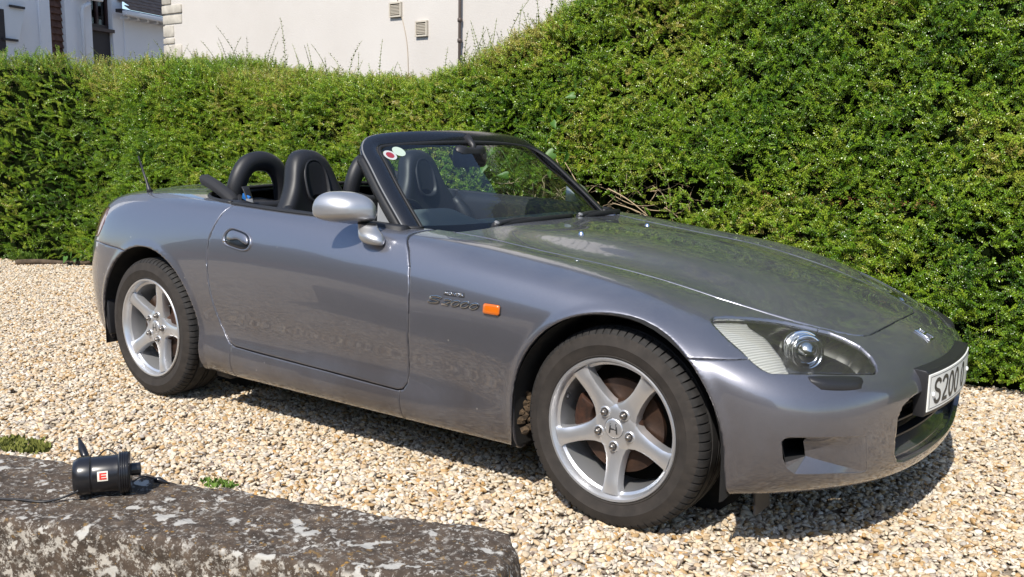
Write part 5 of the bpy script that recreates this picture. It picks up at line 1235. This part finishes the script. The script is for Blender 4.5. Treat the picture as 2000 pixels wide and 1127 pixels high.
# ------------------------------------------------------------------ white house in the shade further left
m = mat('white_render', (.82, .84, .86), .9); t = NT(m); n2 = t.noise(50, 4, .6); n1 = t.noise(1.2, 4, .6); t.link(t.ramp(n1.outputs[0], [(.3, (.74, .76, .80)), (.7, (.80, .81, .83))]).outputs[0], t.b.inputs['Base Color']); t.bump(n2.outputs[0], .3, .01)
noisy('hung_tile', (.085, .04, .028), (.14, .07, .05), 9, .85, 0, .4, .01); noisy('roof_tile', (.13, .085, .06), (.22, .15, .11), 6, .85, 0, .4, .01)
mat('window_brown', (.045, .022, .020), .5); glass_material('house_glass', (.20, .24, .28), 1.0, .02); mat('room_dark', (.05, .06, .075), .9); mat('white_trim', (.72, .74, .77), .5); mat('panel_dark', (.035, .03, .032), .7)
h2 = empty('white_house', (-14, 5.8, 0)); h2.rotation_euler = (0, 0, math.atan2(.94, -.34)); tag(h2, 'white painted house in shade with brown hung tiles and a tiled roof', 'house')
# local x runs along the facade (away from the camera's left), local -y... facade faces local -y
def hb(nm, m, x0, x1, y0, y1, z0, z1, smooth=False, bev=0): return MB().box(((x0+x1)/2, (y0+y1)/2, (z0+z1)/2), (x1-x0, y1-y0, z1-z0), None, bev).build(nm, m, h2, smooth)
hb('wall', 'white_render', -6.0, -.56, 0, 5, 0, 7); hb('wall', 'white_render', -.18, .47, .0, 5, 0, 7); hb('wall', 'white_render', -.56, -.18, .12, 5, 0, 7); hb('wall', 'white_render', .47, 1.05, .25, 5, 0, 7); hb('wall', 'white_render', 1.05, 1.34, .03, 5, 0, 7); hb('wall', 'white_render', 1.34, 4.6, 0, 5, 0, 3.45)
hb('corner_strip', 'white_render', -.80, -.565, -.035, -.002, 0, 7)
for r_ in range(24):
    z0 = 1.6+r_*.115
    for c_ in range(2):
        o = MB().box((-.37+(c_-.5)*.19+(.0 if r_ % 2 else .0), .085, z0+.06), (.186, .020, .135), Matrix.Rotation(-.30, 3, 'X')).build('tile', 'hung_tile', h2, False)
MB().tube([(.17, -.06, 0), (.17, -.06, 3.28), (.19, -.08, 3.38), (.30, -.12, 3.46)], .04, 12).build('downpipe', 'white_trim', h2)
hb('gutter', 'white_trim', .05, .62, -.16, -.06, 3.52, 3.60, True, .02)
hb('window_board', 'panel_dark', .47, 1.04, .10, .24, 1.6, 3.02); hb('window_sill', 'window_brown', .46, 1.09, .02, .24, 3.02, 3.08)
hb('room', 'room_dark', .5, 1.02, .22, .24, 3.08, 4.6)
for x0, x1, z0, z1 in ((.47, .50, 3.08, 4.6), (.735, .79, 3.08, 4.6), (1.0, 1.045, 3.08, 4.6), (.50, .735, 3.08, 3.15), (.79, 1.0, 3.08, 3.15)): hb('window_frame', 'window_brown', x0, x1, .12, .20, z0, z1)
for x0, x1 in ((.50, .735), (.79, 1.0)): hb('pane', 'house_glass', x0, x1, .155, .160, 3.15, 4.6)
# lean-to roof with courses of tiles and a white gutter board
for r_ in range(16):
    for c_ in range(10):
        MB().box((1.36+c_*.33+(.16 if r_ % 2 else 0), -.20+r_*.125, 3.50+r_*.085), (.322, .155, .018), Matrix.Rotation(math.atan2(.085, .125)-.06, 3, 'X')).build('roof_tile', 'roof_tile', h2, False)
hb('roof_deck', 'panel_dark', 1.05, 4.7, -.18, -.05, 3.40, 3.46); hb('fascia', 'white_trim', 1.05, 4.7, -.30, -.19, 3.34, 3.43, True, .015)
for k in range(12): hb('rafter_end', 'white_trim', 1.2+k*.28, 1.26+k*.28, -.19, -.02, 3.30, 3.345)
# bay side with dark glazing at the far left
MB().loft([[(-1.30, -.25, 3.22), (-1.36, -.25, 3.26), (-3.2, -.25, 3.26), (-3.2, -.25, 2.3), (-1.62, -.25, 2.3)], [(-1.30, -.01, 3.22), (-1.36, -.01, 3.26), (-3.2, -.01, 3.26), (-3.2, -.01, 2.3), (-1.62, -.01, 2.3)]]).build('bay', 'white_trim', h2, False)
for z, x_ in ((3.15, -1.52), (2.62, -1.70)): MB().box((x_, -.275, z), (.30, .03, .035)).build('bay_bar', 'panel_dark', h2, False)
hb('bay_glazing', 'panel_dark', -3.1, -1.78, -.262, -.252, 2.4, 3.08)

# ------------------------------------------------------------------ what stands behind the photographer (seen only in reflections)
noisy('red_brick', (.14, .05, .032), (.22, .09, .06), 8, .9); noisy('dark_shrub', (.012, .022, .008), (.035, .055, .018), 3, .9, 0, 1.0, .1)
o = MB().box((-1.5, -10.0, .42), (26, .25, .84)).build('garden_wall', 'red_brick', None, False); tag(o, 'red brick garden wall across the drive, opposite the hedge', 'wall')
xs = np.linspace(-15, 12, 110); V = []; 
for i, xx in enumerate(xs):
    for j in range(16):
        a = math.pi*j/15; V.append((xx, -11.6-1.1*math.cos(a), 4.4*math.sin(a)**.6))
V = np.array(V); V = V+.5*fbm(V, .8, 3, 4)[:, None]*np.array([.2, .6, .7]); V[:, 2] = np.maximum(V[:, 2], -.05)
idx = np.arange(len(V)).reshape(110, 16); F = np.stack([idx[:-1, :-1].ravel(), idx[1:, :-1].ravel(), idx[1:, 1:].ravel(), idx[:-1, 1:].ravel()], 1)
o = link_mesh('shrub_border', np_mesh('shrub_border', V, F), 'dark_shrub'); tag(o, 'dark shrubs growing behind the red brick garden wall', 'shrub', kind='stuff')
